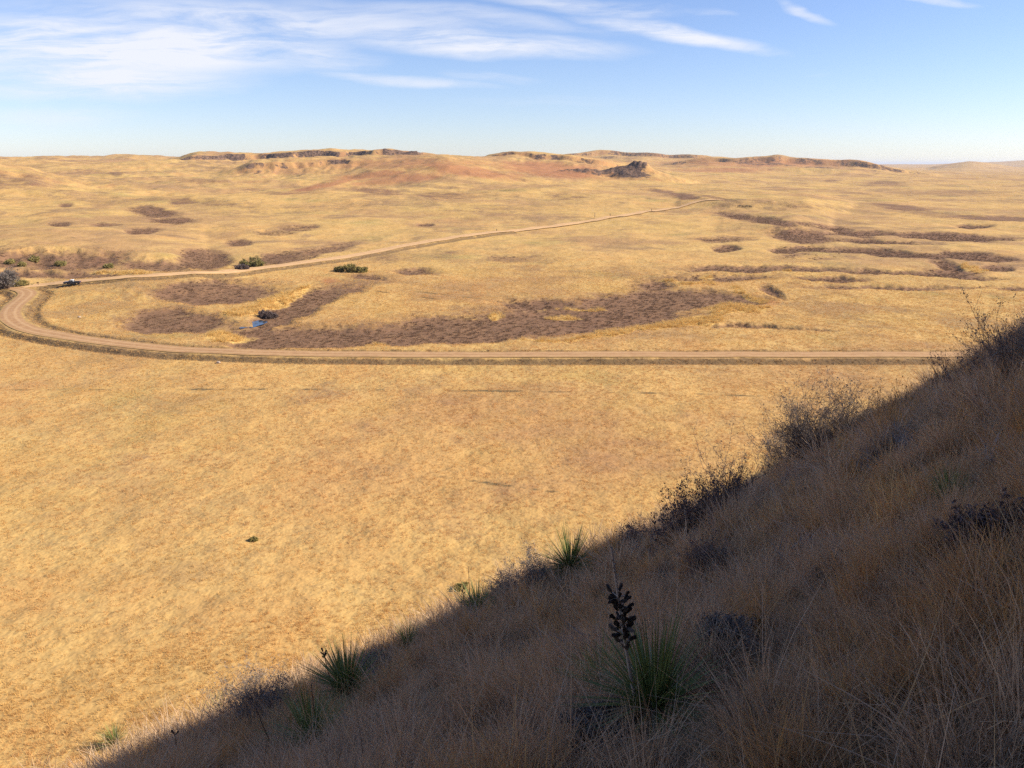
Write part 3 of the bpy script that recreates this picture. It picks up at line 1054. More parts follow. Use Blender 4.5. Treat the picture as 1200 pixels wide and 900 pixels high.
def slope_cover():
    spec = [dict(n=60, hmin=.10, hmax=.26, spread=.06, lean=.85, width=.0055, curl=.30),
            dict(n=70, hmin=.12, hmax=.32, spread=.08, lean=.7, width=.005, curl=.35),
            dict(n=50, hmin=.16, hmax=.38, spread=.05, lean=.55, width=.005, curl=.25),
            dict(n=70, hmin=.08, hmax=.20, spread=.10, lean=1.2, width=.0055, curl=.45),
            dict(n=40, hmin=.20, hmax=.46, spread=.05, lean=.45, width=.0045, curl=.2),
            dict(n=70, hmin=.10, hmax=.26, spread=.11, lean=1.0, width=.005, curl=.55)]
    near = protos('slope_grass', M['slope_grass'], spec)
    farp = protos('brow_grass', M['slope_grass'], [dict(d, n=d['n'] // 2, width=d['width'] * 2.1) for d in spec])
    # bunches: each a handful of tufts sharing a colour and a height
    for (r0, r1, nc, coll, nm, lab) in ((1.7, 8, 1400, near, 'slope_grass', 'fine brown and straw dry bunch grass covering the near slope'),
                                        (8, 32, 11000, farp, 'slope_grass', 'dry bunch grass along the brow of the slope')):
        bx, by = sector(nc, r0, r1, -44, 42, 0.5)
        ok = (hill(bx, by) > plain(bx, by) + 1.0) & free(bx, by)
        bx, by = bx[ok], by[ok]
        bt = 0.50 + 0.55 * fbm(bx, by, 2.6, 3, 17) + RNG.normal(0, .20, len(bx))
        bs = np.exp(RNG.normal(-.04, .42, len(bx))) * (1 + 0.3 * fbm(bx, by, 2.0, 2, 16))
        k = RNG.integers(5, 12, len(bx))
        idx = np.repeat(np.arange(len(bx)), k)
        rad = np.abs(RNG.normal(0, .085, len(idx))) * bs[idx]
        an = RNG.random(len(idx)) * 2 * math.pi
        x, y = bx[idx] + rad * np.cos(an), by[idx] + rad * np.sin(an)
        sc = bs[idx] * (1.0 - 1.8 * np.clip(rad, 0, .3)) * (0.75 + 0.4 * RNG.random(len(idx)))
        pt = bt[idx] + RNG.normal(0, .07, len(idx))
        # thin short fill between the bunches
        fx_, fy_ = sector(int(nc * 1.5), r0, r1, -44, 42, 0.5)
        ok = (hill(fx_, fy_) > plain(fx_, fy_) + 1.0) & free(fx_, fy_)
        fx_, fy_ = fx_[ok], fy_[ok]
        x, y = np.concatenate([x, fx_]), np.concatenate([y, fy_])
        sc = np.concatenate([sc, 0.35 + 0.3 * RNG.random(len(fx_))])
        pt = np.concatenate([pt, 0.3 + 0.4 * fbm(fx_, fy_, 1.5, 2, 21) + RNG.normal(0, .15, len(fx_))])
        sc = np.clip(sc, .25, 1.7) * np.interp(np.hypot(x, y), [2, 8, 20], [0.80, 1.0, 1.25])
        scatter(nm, coll, np.stack([x, y, height(x, y) - 0.02], 1), sc, 6, lab, 'grass', .22, pt)
    ts = protos('tall_straw', M['straw'], [
        dict(n=5, hmin=.35, hmax=.70, spread=.05, lean=.45, width=.006, curl=.2, segs=6),
        dict(n=7, hmin=.30, hmax=.55, spread=.08, lean=.6, width=.005, curl=.3, segs=6)])
    x, y = sector(5200, 2.0, 26, -42, 41, 0.5)
    keep = (hill(x, y) > plain(x, y) + 1.0) & free(x, y) & (fbm(x, y, 1.5, 2, 29) > 0.02)
    x, y = x[keep], y[keep]
    scatter('tall_straw', ts, np.stack([x, y, height(x, y) - 0.02], 1), 0.7 + 0.5 * RNG.random(len(x)), 2, 'tall thin straw stems rising from the slope grass', 'grass')
    gf = protos('grey_forb', M['grey_forb'], [
        dict(n=60, hmin=.08, hmax=.20, spread=.10, lean=1.0, width=.009, curl=.5),
        dict(n=80, hmin=.10, hmax=.24, spread=.14, lean=.8, width=.008, curl=.5)])
    x, y = sector(9000, 3.6, 24, -42, 41, 0.5)
    keep = (hill(x, y) > plain(x, y) + 1.0) & (fbm(x, y, 1.3, 3, 19) > 0.32) & free(x, y, .7)
    x, y = x[keep], y[keep]
    scatter('grey_forb', gf, np.stack([x, y, height(x, y) - 0.01], 1), 0.8 + 0.7 * RNG.random(len(x)), 2, 'low silvery grey forbs among the slope grass', 'ground cover')


# meadow grass beyond the slope
mg = protos('meadow_grass', M['meadow_grass'], [
    dict(n=16, hmin=.10, hmax=.26, spread=.18, lean=.7, width=.02, curl=.3),
    dict(n=18, hmin=.08, hmax=.22, spread=.24, lean=.9, width=.02, curl=.4),
    dict(n=13, hmin=.14, hmax=.34, spread=.14, lean=.5, width=.018, curl=.25)])
mf = protos('far_meadow_grass', M['meadow_grass'], [
    dict(n=12, hmin=.12, hmax=.28, spread=.20, lean=.7, width=.035, curl=.3, segs=2),
    dict(n=14, hmin=.10, hmax=.24, spread=.26, lean=.9, width=.035, curl=.4, segs=2),
    dict(n=10, hmin=.16, hmax=.36, spread=.16, lean=.5, width=.03, curl=.25, segs=2)])


def meadow(n, r0, r1, coll, name, lab):
    x, y = sector(n, r0, r1, -42, 40, 0.5)
    if r0 < 20:
        k_ = RNG.random(n) > sstep(40, 64, np.hypot(x, y)) * .6
        x, y = x[k_], y[k_]
    zz = height(x, y)
    zp_, _, bs, gl, rdm, _, _ = plain(x, y, True)
    rd, _ = road_dist(x, y)
    keep = (rd > 0.6) & (RNG.random(len(x)) < np.clip(0.72 + 0.8 * fbm(x, y, 4, 4, 25), 0.1, 1) * sstep(360, 190, np.hypot(x, y) + 30 * fbm(x, y, 40, 3, 28))) & (bs < .55)
    keep &= ~((hill(x, y) > plain(x, y) + 1.0) & (np.hypot(x, y) < 22))
    u_, v_, d_ = project(x, y, zz)
    keep &= (u_ > -40) & (u_ < 1240) & (v_ < 960)
    x, y, zz, rdm = x[keep], y[keep], zz[keep], rdm[keep]
    sc = (0.65 + 0.6 * RNG.random(len(x))) * np.interp(np.hypot(x, y), [20, 80, 150, 260], [1.0, 1.0, 1.1, 1.3])
    pt = 0.62 + 0.5 * fbm(x, y, 18, 3, 26) + RNG.normal(0, .07, len(x)) - 0.7 * rdm
    scatter(name, coll, np.stack([x, y, zz - 0.03], 1), sc, 3, lab, 'grass', .15, pt)


meadow(60000, 14, 62, mg, 'meadow_grass', 'golden dry meadow grass on the valley floor below the slope')
meadow(345000, 45, 350, mf, 'meadow_grass', 'golden dry meadow grass further out on the valley floor')

# brush cover in the dark patches of the valley
br = protos('brush_cover', M['brush'], [
    dict(n=60, hmin=.15, hmax=.42, spread=.36, lean=.7, width=.04, curl=.35),
    dict(n=60, hmin=.18, hmax=.48, spread=.34, lean=.8, width=.04, curl=.35),
    dict(n=50, hmin=.12, hmax=.34, spread=.45, lean=.9, width=.045, curl=.4)])
x, y = sector(230000, 150, 620, -35, 34, 0.5)
zb, rk_, bsh, gl, rdm, vg, ln = plain(x, y, True)
rd, _ = road_dist(x, y)
pk = np.clip((bsh - 0.35) * 1.7 + 0.5 * fbm(x, y, 9, 3, 81), 0, 1)
keep = (RNG.random(len(x)) < pk * 0.8) & (rd > 0.8) & (bsh > .3) & (gl < .5)
xb, yb = x[keep], y[keep]
x, y = sector(60000, 120, 330, -35, 34, 0.5)
rd, _ = road_dist(x, y)
keep = (rd > 0.6) & (rd < 3.6) & (RNG.random(len(x)) < 0.75 + 0.5 * fbm(x, y, 7, 3, 82))
x, y = np.concatenate([xb, x[keep]]), np.concatenate([yb, y[keep]])
print('brush', len(x))
scatter('brush_cover', br, np.stack([x, y, height(x, y) - 0.05], 1), (0.6 + 0.7 * RNG.random(len(x))) * np.where(np.arange(len(x)) < len(xb), 1.0, .6), 3, 'low dark brown brush filling the creek flats and ditches', 'brush')

# golden reeds along the creek
rdp = protos('creek_reeds', M['reeds'], [dict(n=50, hmin=.5, hmax=1.0, spread=.35, lean=.35, width=.035, curl=.2),
                                              dict(n=50, hmin=.4, hmax=.8, spread=.45, lean=.5, width=.035, curl=.25)])
x, y = sector(120000, 150, 420, -35, 34, 0.5)
zb, rk_, bsh, gl, rdm, vg, ln = plain(x, y, True)
rd, _ = road_dist(x, y)
keep = (gl + 0.5 * fbm(x, y, 6, 3, 83) > 0.62) & (rd > 1.0)
keep &= ~((np.abs(x - cx) < 3.4) & (np.abs(y - cy) < 8))
x, y = x[keep], y[keep]
scatter('creek_reeds', rdp, np.stack([x, y, height(x, y) - 0.05], 1), 0.6 + 0.8 * RNG.random(len(x)), 2, 'bright golden reeds lining the creek', 'reeds')

# ------------------------------------------------------------------ yuccas


def yucca(u, v, width_px, label, seed, n=95, stalks=(), dead=0.25, upright=0.0, group='yuccas on the slope', far=False, lift=0.0):
    x, y = hit_slope(u, v) if not far else hit(u, v, 1.0, 120)
    z = float(height(np.array([x]), np.array([y]))[0])
    L = width_px * px_m(x, y, z) / 2.0 * 1.12
    EXC.append((x, y - .25 * L, L * .85))
    L *= 1.22
    if lift:
        z += lift
    rg = random.Random(seed)
    root = empty('yucca_plant', (x, y, z), rg.random() * 6)
    tag(root, label, 'yucca', group)

    def leaves(cnt, elo, ehi, col, nm, lmul, w, curv, off=0.0):
        V, Qd, T_, b = [], [], [], 0
        for k in range(cnt):
            az = rg.random() * 2 * math.pi
            el = math.radians(elo + (ehi - elo) * rg.random())
            ln = L * lmul * (0.72 + 0.4 * rg.random())
            d = Vector((math.cos(az) * math.cos(el), math.sin(az) * math.cos(el), math.sin(el)))
            s = Vector((-math.sin(az), math.cos(az), 0))
            nrm = d.cross(s)
            wd = w * (0.8 + 0.4 * rg.random())
            c0 = Vector((math.cos(az), math.sin(az), 0)) * 0.03 + Vector((0, 0, 0.10 * L / .5 + 0.05 * rg.random() + off))
            tw = rg.uniform(-.4, .4)
            s = (s * math.cos(tw) + nrm * math.sin(tw)).normalized()
            tt = rg.random()
            sag = curv * (0.5 + rg.random())
            NS = 5
            for i in range(NS + 1):
                f = i / NS
                c = c0 + d * (ln * f) - Vector((0, 0, 1)) * (sag * ln * f * f) * math.cos(el)
                ww = wd * (1.0 if f < 0.3 else (1 - f) / 0.7 * 0.92 + 0.08) * 0.5
                keel = nrm.normalized() * (-ww * 0.55)
                V += [c - s * ww, c + keel, c + s * ww]
                T_ += [tt * .6 + (.4 if i == 0 else 0), tt * .55, tt * .6 + .25]
                if i < NS:
                    q = b + 3 * i
                    Qd += [(q, q + 1, q + 4, q + 3), (q + 1, q + 2, q + 5, q + 4)]
            b += 3 * (NS + 1)
        return obj_np(nm, np.array(V), np.array(Qd), None, col, {'tint': np.array(T_)}, False, root)
    wl = 0.0105 * max(0.8, L / 0.45)
    leaves(int(n * 1.5), 4 + upright * 24, 84, M['yucca'], 'leaves', 1.0, wl, 0.10)
    if dead:
        leaves(int(n * dead), -32, 14, M['yucca_dead'], 'dead_leaves', 0.8, wl, 0.25)
    for (du, dv_base, htpx, lean, pods, kind) in stalks:
        add_stalk(root, L, (x, y, z), htpx, lean, pods, kind, rg, du)
    return root, (x, y, z), L


def pod_mesh(V, Qd, T_, c, ax, size, rg, open_=True):
    """a split three part capsule of a dry yucca pod"""
    ax = Vector(ax).normalized()
    ref = Vector((0, 0, 1)) if abs(ax.z) < .9 else Vector((1, 0, 0))
    u1 = ax.cross(ref).normalized()
    w1 = ax.cross(u1)
    ln, rd_ = size, size * 0.20
    rings, sides = 6, 9
    b = len(V)
    tt = rg.random()
    jag = [rg.uniform(.75, 1.25) for _ in range(sides)]
    for i in range(rings + 1):
        f = i / rings
        pr = math.sin(math.pi * min(0.97, max(0.06, f * 0.93 + 0.05))) ** 0.6
        for k in range(sides):
            a = 2 * math.pi * k / sides
            lobes = (0.62 + 0.46 * abs(math.cos(1.5 * a))) * jag[k]
            splay = 1 + (3.2 * max(0, f - 0.55) * (1 if k % 3 else -0.5) * jag[(k + 3) % sides] if open_ else 0)
            V.append(Vector(c) + ax * (ln * f) + (u1 * math.cos(a) + w1 * math.sin(a)) * (rd_ * pr * lobes * splay))
            T_.append(tt * .45 + (.6 if f > .85 and k % 3 == 0 else 0) * rg.random())
    for i in range(rings):
        for k in range(sides):
            k2 = (k + 1) % sides
            Qd.append((b + i * sides + k, b + i * sides + k2, b + (i + 1) * sides + k2, b + (i + 1) * sides + k))


def add_stalk(root, L, base, htpx, lean, pods, kind, rg, du=0.0):
    """lean: sideways shift of the tip in picture pixels, root is rotated about z"""
    rz = root.rotation_euler[2]
    pm = px_m(*base)
    H = htpx * pm
    lx = lean * pm
    ox = du * pm

    def loc(px, py, pz):    # world offset -> root space
        c_, s_ = math.cos(-rz), math.sin(-rz)
        return Vector((px * c_ - py * s_, px * s_ + py * c_, pz))
    sg_ = Segs()
    pts = []
    NP = 14
    for i in range(NP + 1):
        f = i / NP
        pts.append(loc(ox + lx * f ** 0.8, -0.03 * f, H * f + 0.02))
    big = kind == 'big'
    r0 = 0.011 if big else 0.006
    sg_.path(pts, r0, r0 * 0.55, 0.7)
    rgp = rg
    # little bract stubs up the stalk
    for k in range(26 if big else 10):
        f = 0.45 + 0.54 * k / (26 if big else 10)
        i = min(NP - 1, int(f * NP))
        p = pts[i].lerp(pts[i + 1], f * NP - i)
        a = rgp.random() * 6.28
        e = p + Vector((math.cos(a), math.sin(a), 0.8)) * (0.011 if big else 0.007)
        sg_.add(p, e, r0 * 0.6, r0 * 0.25, 0.2)
    podl = []
    for (f0, f1, cnt, size) in pods:
        for k in range(cnt):
            f = f0 + (f1 - f0) * (k + rgp.random() * .6) / cnt
            i = min(NP - 1, int(f * NP))
            p = pts[i].lerp(pts[i + 1], f * NP - i)
            a = k * 2.4 + rgp.random()
            out = Vector((math.cos(a), math.sin(a), 0.25))
            q = p + out * (0.006 + .030 * rgp.random()) * (1 if big else .4)
            V, Qd, T_ = [], [], []
            sg_.add(p, q, r0 * 0.4, r0 * 0.35, 0.2)
            pod_mesh(V, Qd, T_, q, (out.x * .6, out.y * .6, 0.45 + .8 * rgp.random() - (.6 if rgp.random() < .3 else 0)), size * (0.7 + 0.6 * rgp.random()), rgp)
            podl.append((V, Qd, T_))
    st = sg_.build('flower_stalk', M['stalk'] if kind != 'dark' else M['stalk_dark'], root, 6)
    for (V, Qd, T_) in podl:
        obj_np('seed_pod', np.array(V), np.array(Qd), None, M['pod'], {'tint': np.array(T_)}, False, st)
    return st


yucca(668, 684, 76, 'bright sunlit yucca on the brow of the slope left of the tall pod stalk', 1, 110, [(6, 0, 48, 2, [(0.93, 1.0, 2, .045)], 'dark')], dead=.3, lift=.12)
yucca(560, 724, 62, 'small yucca with a bare stalk standing on the brow, left of the sunlit yucca', 2, 80,
      [(-8, 0, 66, -2, [], 'dark'), (-14, 0, 34, -3, [(0.9, 1.0, 2, .04)], 'dark')])
yucca(478, 762, 46, 'faint little yucca on the brow between two larger yuccas', 3, 50, dead=.3, upright=.6)
yucca(408, 822, 96, 'upright dark green yucca with a pod cluster leaning above it', 4, 120,
      [(-14, 0, 66, -10, [(0.88, 1.0, 9, .042)], 'dark'), (34, 0, 30, 20, [(0.7, 1.0, 8, .04)], 'dark')], upright=.4)
yucca(258, 840, 54, 'half sunlit yucca at the left foot of the round grey bush', 5, 70, [(-6, 0, 42, -4, [], 'dark')])
yucca(368, 884, 104, 'wide yucca at the bottom edge of the picture left of centre', 6, 110, [(6, 0, 96, -2, [], 'dark'), (-44, 0, 66, -18, [], 'dark')], dead=.5)
yucca(766, 850, 172, 'largest yucca, carrying the tall stalk crowded with black pods', 7, 120,
      [(-14, 0, 228, -44, [(0.42, 0.54, 9, .045), (0.50, 0.68, 28, .047), (0.66, 0.75, 16, .043)], 'big')], dead=.7)
yucca(1112, 598, 62, 'shaded green yucca high on the right of the slope', 8, 90, upright=.8)
yucca(706, 812, 84, 'ragged yucca touching the left side of the largest yucca', 9, 90, dead=.3)
yucca(135, 876, 42, 'lone yucca half bright and half dark beyond the shadow edge at bottom left', 10, 90, dead=.3, upright=.3, far=True)
# pod stalks whose leaves are hidden in the grass: separate stalks


def lone_stalk(u, v, hpx, lean, pods, label, seed, kind='dark'):
    x, y = hit_slope(u, v)
    z = float(height(np.array([x]), np.array([y]))[0])
    rg = random.Random(seed)
    root = empty('yucca_stalk', (x, y, z - 0.05))
    tag(root, label, 'dry stalk', 'bare yucca stalks in the grass')
    st = add_stalk(root, 0.3, (x, y, z), hpx, lean, pods, kind, rg)
    st.name = 'stem'
    return root


lone_stalk(213, 898, 52, -2, [(0.40, .46, 2, .045), (0.93, 1.0, 2, .045)], 'thin dark stalk with a pod at its tip and another halfway, bottom left', 21)
lone_stalk(192, 894, 44, -3, [], 'thin bare stalk just left of the stalk with two pods', 22)
lone_stalk(72, 912, 26, -3, [(0.92, 1.0, 2, .045)], 'short stalk topped by one pod at the bottom left corner', 23)
lone_stalk(86, 912, 34, 0, [], 'short bare stalk beside the one pod stalk in the bottom left corner', 24)
lone_stalk(776, 640, 34, -12, [(0.92, 1.0, 2, .05)], 'dark pod on a leaning stem left of the upright shrubs on the brow', 25)
lone_stalk(822, 600, 46, -6, [(0.94, 1.0, 2, .04)], 'slim stem with a small pod in front of the upright grey shrub', 26)

# ------------------------------------------------------------------ shrubs


def shrub(u, v, wpx, hpx, label, seed, twig='twig', leaf='sage_leaf', mains=26, up=0.5, tip=0.02, leafn=1.0, lean=0.0, name='shrub', cat='shrub', group=None,
          rmin=1.0, rmax=400, dens=1.0, leafsz=0.012, thick=1.0, xy=None):
    if xy:
        x, y = xy
    else:
        x, y = hit_slope(u, v) if rmin < 20 else hit(u, v, rmin, rmax)
    z = float(height(np.array([x]), np.array([y]))[0])
    pm = px_m(x, y, z)
    Wd, H = wpx * pm / 2, hpx * pm
    rg = random.Random(seed)
    root = empty(name, (x, y, z - 0.03), 0.0)
    tag(root, label, cat, group)
    S = Segs()
    lv = []
    U = max(Wd, H)

    def rv(s):
        return Vector((rg.gauss(0, s), rg.gauss(0, s), rg.gauss(0, s)))

    def grow(p, d, ln, r, lvl):
        n = 4
        pts = [p]
        for i in range(n):
            d = (d + rv(0.16) + Vector((0, 0, 0.08 * up))).normalized()
            p = p + d * (ln / n)
            pts.append(p)
        S.path(pts, r, r * 0.45, 0.2 + 0.25 * lvl + .1 * rg.random())
        if lvl < 3:
            kids = int((4 if lvl == 0 else 3) * dens * (0.7 + 0.6 * rg.random()) + 0.5)
            for k in range(kids):
                f = 0.3 + 0.7 * rg.random()
                i = min(n - 1, int(f * n))
                q = pts[i].lerp(pts[i + 1], f * n - i)
                nd = (d + rv(0.55)).normalized()
                grow(q, nd, ln * (0.45 + 0.25 * rg.random()), r * 0.5, lvl + 1)
        if lvl >= 1:
            for k in range(int(leafn * 5 * rg.random() + leafn)):
                q = pts[rg.randrange(1, n + 1)] + rv(leafsz * 1.1)
                lv.append((q, (d + rv(0.7)).normalized()))
    for k in range(mains):
        a = rg.random() * 2 * math.pi
        sp = math.sqrt(rg.random())
        d = Vector((math.cos(a) * sp * Wd / U + lean, math.sin(a) * sp * Wd / U, (0.35 + 0.65 * (1 - sp * 0.6)) * H / U)).normalized()
        base_ = Vector((math.cos(a), math.sin(a), 0)) * (Wd * 0.22 * rg.random())
        tgt = math.sqrt((d.x * Wd) ** 2 + (d.y * Wd) ** 2 + (d.z * H) ** 2)
        grow(base_, d, tgt * (0.5 + 0.45 * rg.random()), 0.0085 * U * thick, 0)
    S.build('branches', M[twig], root, 3)
    if lv:
        n = len(lv)
        Cc = np.array([q[0] for q in lv])
        D = np.array([q[1] for q in lv])
        s = leafsz * (0.6 + 0.9 * RNG.random(n))[:, None]
        R = RNG.normal(size=(n, 3))
        Sd = np.cross(D, R)
        Sd /= np.linalg.norm(Sd, axis=1, keepdims=True) + 1e-9
        V = np.stack([Cc - D * s, Cc + Sd * s * .4, Cc + D * s, Cc - Sd * s * .4], 1).reshape(-1, 3)
        Qd = np.arange(4 * n).reshape(-1, 4)
        obj_np('foliage', V, Qd, None, M[leaf], {'tint': np.repeat(RNG.random(n), 4)}, False, root)
    return root


SG = 'shrubs on the slope'
shrub(965, 548, 122, 78, 'largest tangled grey shrub standing on the brow of the slope', 31, mains=105, up=.7, leafn=1.3, group=SG, leafsz=.016)
shrub(928, 552, 66, 62, 'low grey shrub spreading left from under the largest shrub', 32, mains=40, lean=-.25, up=.5, leafn=1.2, group=SG, leafsz=.016)
shrub(858, 612, 56, 82, 'upright grey shrub with brush like tips on the brow', 33, mains=24, up=1.6, leafn=1.5, leaf='plum_leaf', dens=.8, group=SG, leafsz=.013)
shrub(832, 622, 44, 66, 'dense dark upright shrub touching the left of the brush tipped one', 34, mains=20, up=1.4, leafn=1.5, leaf='plum_leaf', dens=.9, group=SG, leafsz=.013)
shrub(806, 632, 76, 60, 'open shrub with bare stems leaning left over the meadow', 35, mains=18, up=.8, lean=-.35, leafn=2.0, leaf='plum_leaf', dens=.8, group=SG, leafsz=.016)
shrub(312, 846, 104, 56, 'round twiggy grey bush between the two left yuccas', 36, mains=70, up=.5, leafn=.8, group=SG, leafsz=.010)
shrub(600, 705, 60, 34, 'low pale grey bush left of the sunlit yucca', 37, mains=36, up=.5, leafn=1.2, group=SG)
shrub(634, 696, 44, 42, 'small pale bush at the left foot of the sunlit yucca', 38, mains=30, up=.7, leafn=1.2, group=SG)
shrub(440, 788, 50, 26, 'low dark bush behind the upright dark green yucca', 39, mains=30, up=.4, leafn=.8, group=SG)
shrub(1188, 452, 70, 84, 'tall weedy bush at the right edge of the picture', 40, mains=34, up=1.0, leafn=.8, group=SG, dens=.85, leafsz=.012)
shrub(1135, 468, 70, 62, 'brown seed headed bush on the skyline of the slope, left of the tall weedy one', 41, mains=20, up=.9, lean=-.15, leafn=1.2, leaf='plum_leaf', dens=.65, group=SG, leafsz=.014)
shrub(1092, 474, 44, 36, 'sparse low bush of upright seed heads on the skyline', 42, mains=16, up=1.4, leafn=2.4, leaf='plum_leaf', dens=.6, group=SG, leafsz=.013)
shrub(832, 680, 60, 52, 'dark purple brown bush in the shade below the upright shrubs', 43, mains=44, up=.5, leafn=.5, leaf='plum_leaf', group=SG)
shrub(856, 764, 64, 30, 'silvery grey sagebrush clump right of the largest yucca', 44, mains=46, up=.6, leaf='sage_leaf', leafn=2.6, group=SG, leafsz=.012)
shrub(712, 868, 80, 26, 'low silvery clump in front of the largest yucca', 45, mains=46, up=.6, leaf='sage_leaf', leafn=2.6, group=SG, leafsz=.012)
shrub(745, 652, 34, 38, 'little reddish grass bush on the brow right of the tall pod stalk', 46, mains=16, up=1.2, leafn=1.0, leaf='plum_leaf', group=SG)
shrub(1160, 640, 60, 50, 'dark low bush right of the shaded green yucca', 47, mains=34, up=.5, leafn=.8, leaf='plum_leaf', group=SG)
shrub(345, 828, 44, 30, 'small brown bush to the right of the round twiggy bush', 48, mains=24, up=.6, leafn=.8, group=SG)


def weed(u, v, hpx, label, seed):
    x, y = hit_slope(u, v)
    z = float(height(np.array([x]), np.array([y]))[0])
    pm = px_m(x, y, z)
    H = hpx * pm
    rg = random.Random(seed)
    root = empty('dried_weed', (x, y, z - .03))
    tag(root, label, 'weed', 'dried flower weeds on the brow')
    S = Segs()
    heads = []
    for k in range(9):
        d = Vector((rg.gauss(0, .16), rg.gauss(0, .16), 1)).normalized()
        p = Vector((rg.gauss(0, .03), rg.gauss(0, .03), 0))
        pts = [p]
        ln = H * rg.uniform(.6, 1.0)
        for i in range(6):
            d = (d + Vector((rg.gauss(0, .08), rg.gauss(0, .08), 0))).normalized()
            p = p + d * ln / 6
            pts.append(p)
        S.path(pts, .004, .002, .5)
        for q in (pts[-1], pts[-2] + Vector((rg.gauss(0, .05), 0, 0))):
            V, Qd, T_ = [], [], []
            pod_mesh(V, Qd, T_, q, (d.x, d.y, d.z), 0.028, rg)
            heads.append((V, Qd, T_))
            S.add(pts[-2], q, .0018, .0015)
        for i in range(2, 5):
            e = pts[i] + Vector((rg.gauss(0, .05), rg.gauss(0, .05), .05))
            S.add(pts[i], e, .002, .001)
    S.build('stems', M['stalk_dark'], root, 3)
    for (V, Qd, T_) in heads:
        obj_np('flower_head', np.array(V), np.array(Qd), None, M['stalk_dark'], {'tint': np.array(T_)}, False, root)


weed(1030, 512, 66, 'dried flower weeds with dark round heads just right of the largest shrub', 61)
weed(1052, 500, 62, 'dried flower weeds above the dark rock on the brow', 62)
weed(1103, 470, 70, 'tall single spiked weed rising across the near road', 63)
weed(1150, 440, 70, 'dried weeds sticking up left of the tall weedy bush', 64)

# dark rock on the brow
rockm = plain_mat('dark_rock', (0.075, 0.055, 0.045), 0.9, 0, .35, 9, .2, .03)


def rock_mesh(sx, sy, sz, seed, sub=4):
    import bmesh
    bm_ = bmesh.new()
    bmesh.ops.create_icosphere(bm_, subdivisions=sub, radius=1)
    me = bpy.data.meshes.new('rock')
    bm_.to_mesh(me)
    bm_.free()
    n = len(me.vertices)
    co = np.zeros(n * 3)
    me.vertices.foreach_get('co', co)
    co = co.reshape(-1, 3)
    f = 1 + 0.35 * fbm(co[:, 0] * 3 + seed, co[:, 1] * 3 + co[:, 2] * 2.1, 2.2, 4, seed)
    co = co * f[:, None]
    co = np.sign(co) * np.abs(co) ** 0.8
    co = co * np.array([sx, sy, sz])
    me.vertices.foreach_set('co', co.ravel().astype(np.float32))
    me.materials.append(rockm)
    return me


def rock(u, v, wpx, hpx, label, seed, mat=None, rot=0.0, group=None, tilt=0.0):
    x, y = hit(u, v, 1.0, 2500)
    z = float(height(np.array([x]), np.array([y]))[0])
    pm = px_m(x, y, z)
    o = link(bpy.data.objects.new('rock', rock_mesh(wpx * pm / 2, wpx * pm / 2.6, hpx * pm, seed)))
    if mat:
        o.data.materials[0] = mat
    o.location = (x, y, z)
    o.rotation_euler = (0, tilt, rot)
    tag(o, label, 'rock', group)
    return o


rock(1062, 484, 56, 9, 'dark flat rock ledge on the brow right of the largest shrub', 5, tilt=-.5)
palem = plain_mat('pale_rock', (0.42, 0.34, 0.27), 0.9, 0, .2, 3, .2)
rock(256, 425.5, 5, 2.2, 'pale rock in the ditch below the near road', 6, palem)
rock(93, 372, 4, 1.6, 'pale stone on the grassy bank inside the road bend', 7, palem)

# ------------------------------------------------------------------ things in the valley
VG = 'trees and bushes in the valley'
TREEKW = dict(rmin=60, rmax=900)
shrub(9, 338.5, 17, 17, 'bare grey tree at the left border beside the road junction', 71, mains=26, up=.9, leafn=2.2, leaf='sage_leaf', name='tree', cat='tree', group=VG, leafsz=.17, thick=2.2, **TREEKW)
shrub(-5, 338.5, 18, 14, 'pale grey tree cut by the left border of the picture', 72, mains=24, up=.9, leafn=2.2, leaf='sage_leaf', name='tree', cat='tree', group=VG, leafsz=.17, thick=2.2, **TREEKW)
shrub(22, 335.5, 17, 4, 'low dark mass in the form of a bush on the ground right of the bare grey tree', 73, mains=24, up=.1, leafn=4.0, leaf='green_leaf', group=VG, leafsz=.10, thick=2, **TREEKW)  # low dark mass of unknown kind, given a bush form
shrub(296, 313, 24, 5, 'round olive green bush beyond the far road', 174, mains=22, up=.2, leafn=3, leaf='green_leaf', group=VG, leafsz=.18, thick=1.5, **TREEKW)
shrub(283, 316, 12, 2, 'low dark clump added as the shadow left of the round olive bush', 75, mains=20, up=.4, leafn=4, leaf='plum_leaf', group=VG, leafsz=.20, thick=2, **TREEKW)  # added dark clump in place of the olive bush's shadow
shrub(411, 319, 14, 6, 'olive bush below the far road, middle of its row', 76, mains=20, up=.3, leafn=3, leaf='green_leaf', group=VG, leafsz=.2, thick=2, **TREEKW)
shrub(424, 319, 11, 3.5, 'low bush at the right end of the row below the far road', 77, mains=20, up=.4, leafn=3, leaf='green_leaf', group=VG, leafsz=.2, thick=2, **TREEKW)
shrub(397, 318, 11, 3, 'low bush at the left end of the row below the far road', 78, mains=20, up=.4, leafn=3, leaf='green_leaf', group=VG, leafsz=.2, thick=2, **TREEKW)
shrub(315, 373, 17, 5, 'dark thicket on the bank above the blue pool', 79, mains=26, up=.5, leafn=4, leaf='plum_leaf', group=VG, leafsz=.15, thick=2, **TREEKW)
for k, (u, v, w, h) in enumerate([(12, 309, 8, 3), (26, 312, 7, 3), (40, 306, 8, 3), (72, 311, 8, 2.5), (128, 314, 8, 2.5)]):
    shrub(u, v, w, h, ['first olive bush from the left on the far brown bank', 'second olive bush from the left on the far brown bank', 'third olive bush from the left on the far brown bank',
                       'fourth olive bush from the left on the far brown bank', 'olive bush at the right end of the far brown bank'][k], 90 + k, mains=14, up=.5, leafn=3,
          leaf='green_leaf', group=VG, leafsz=.22, thick=2, **TREEKW)
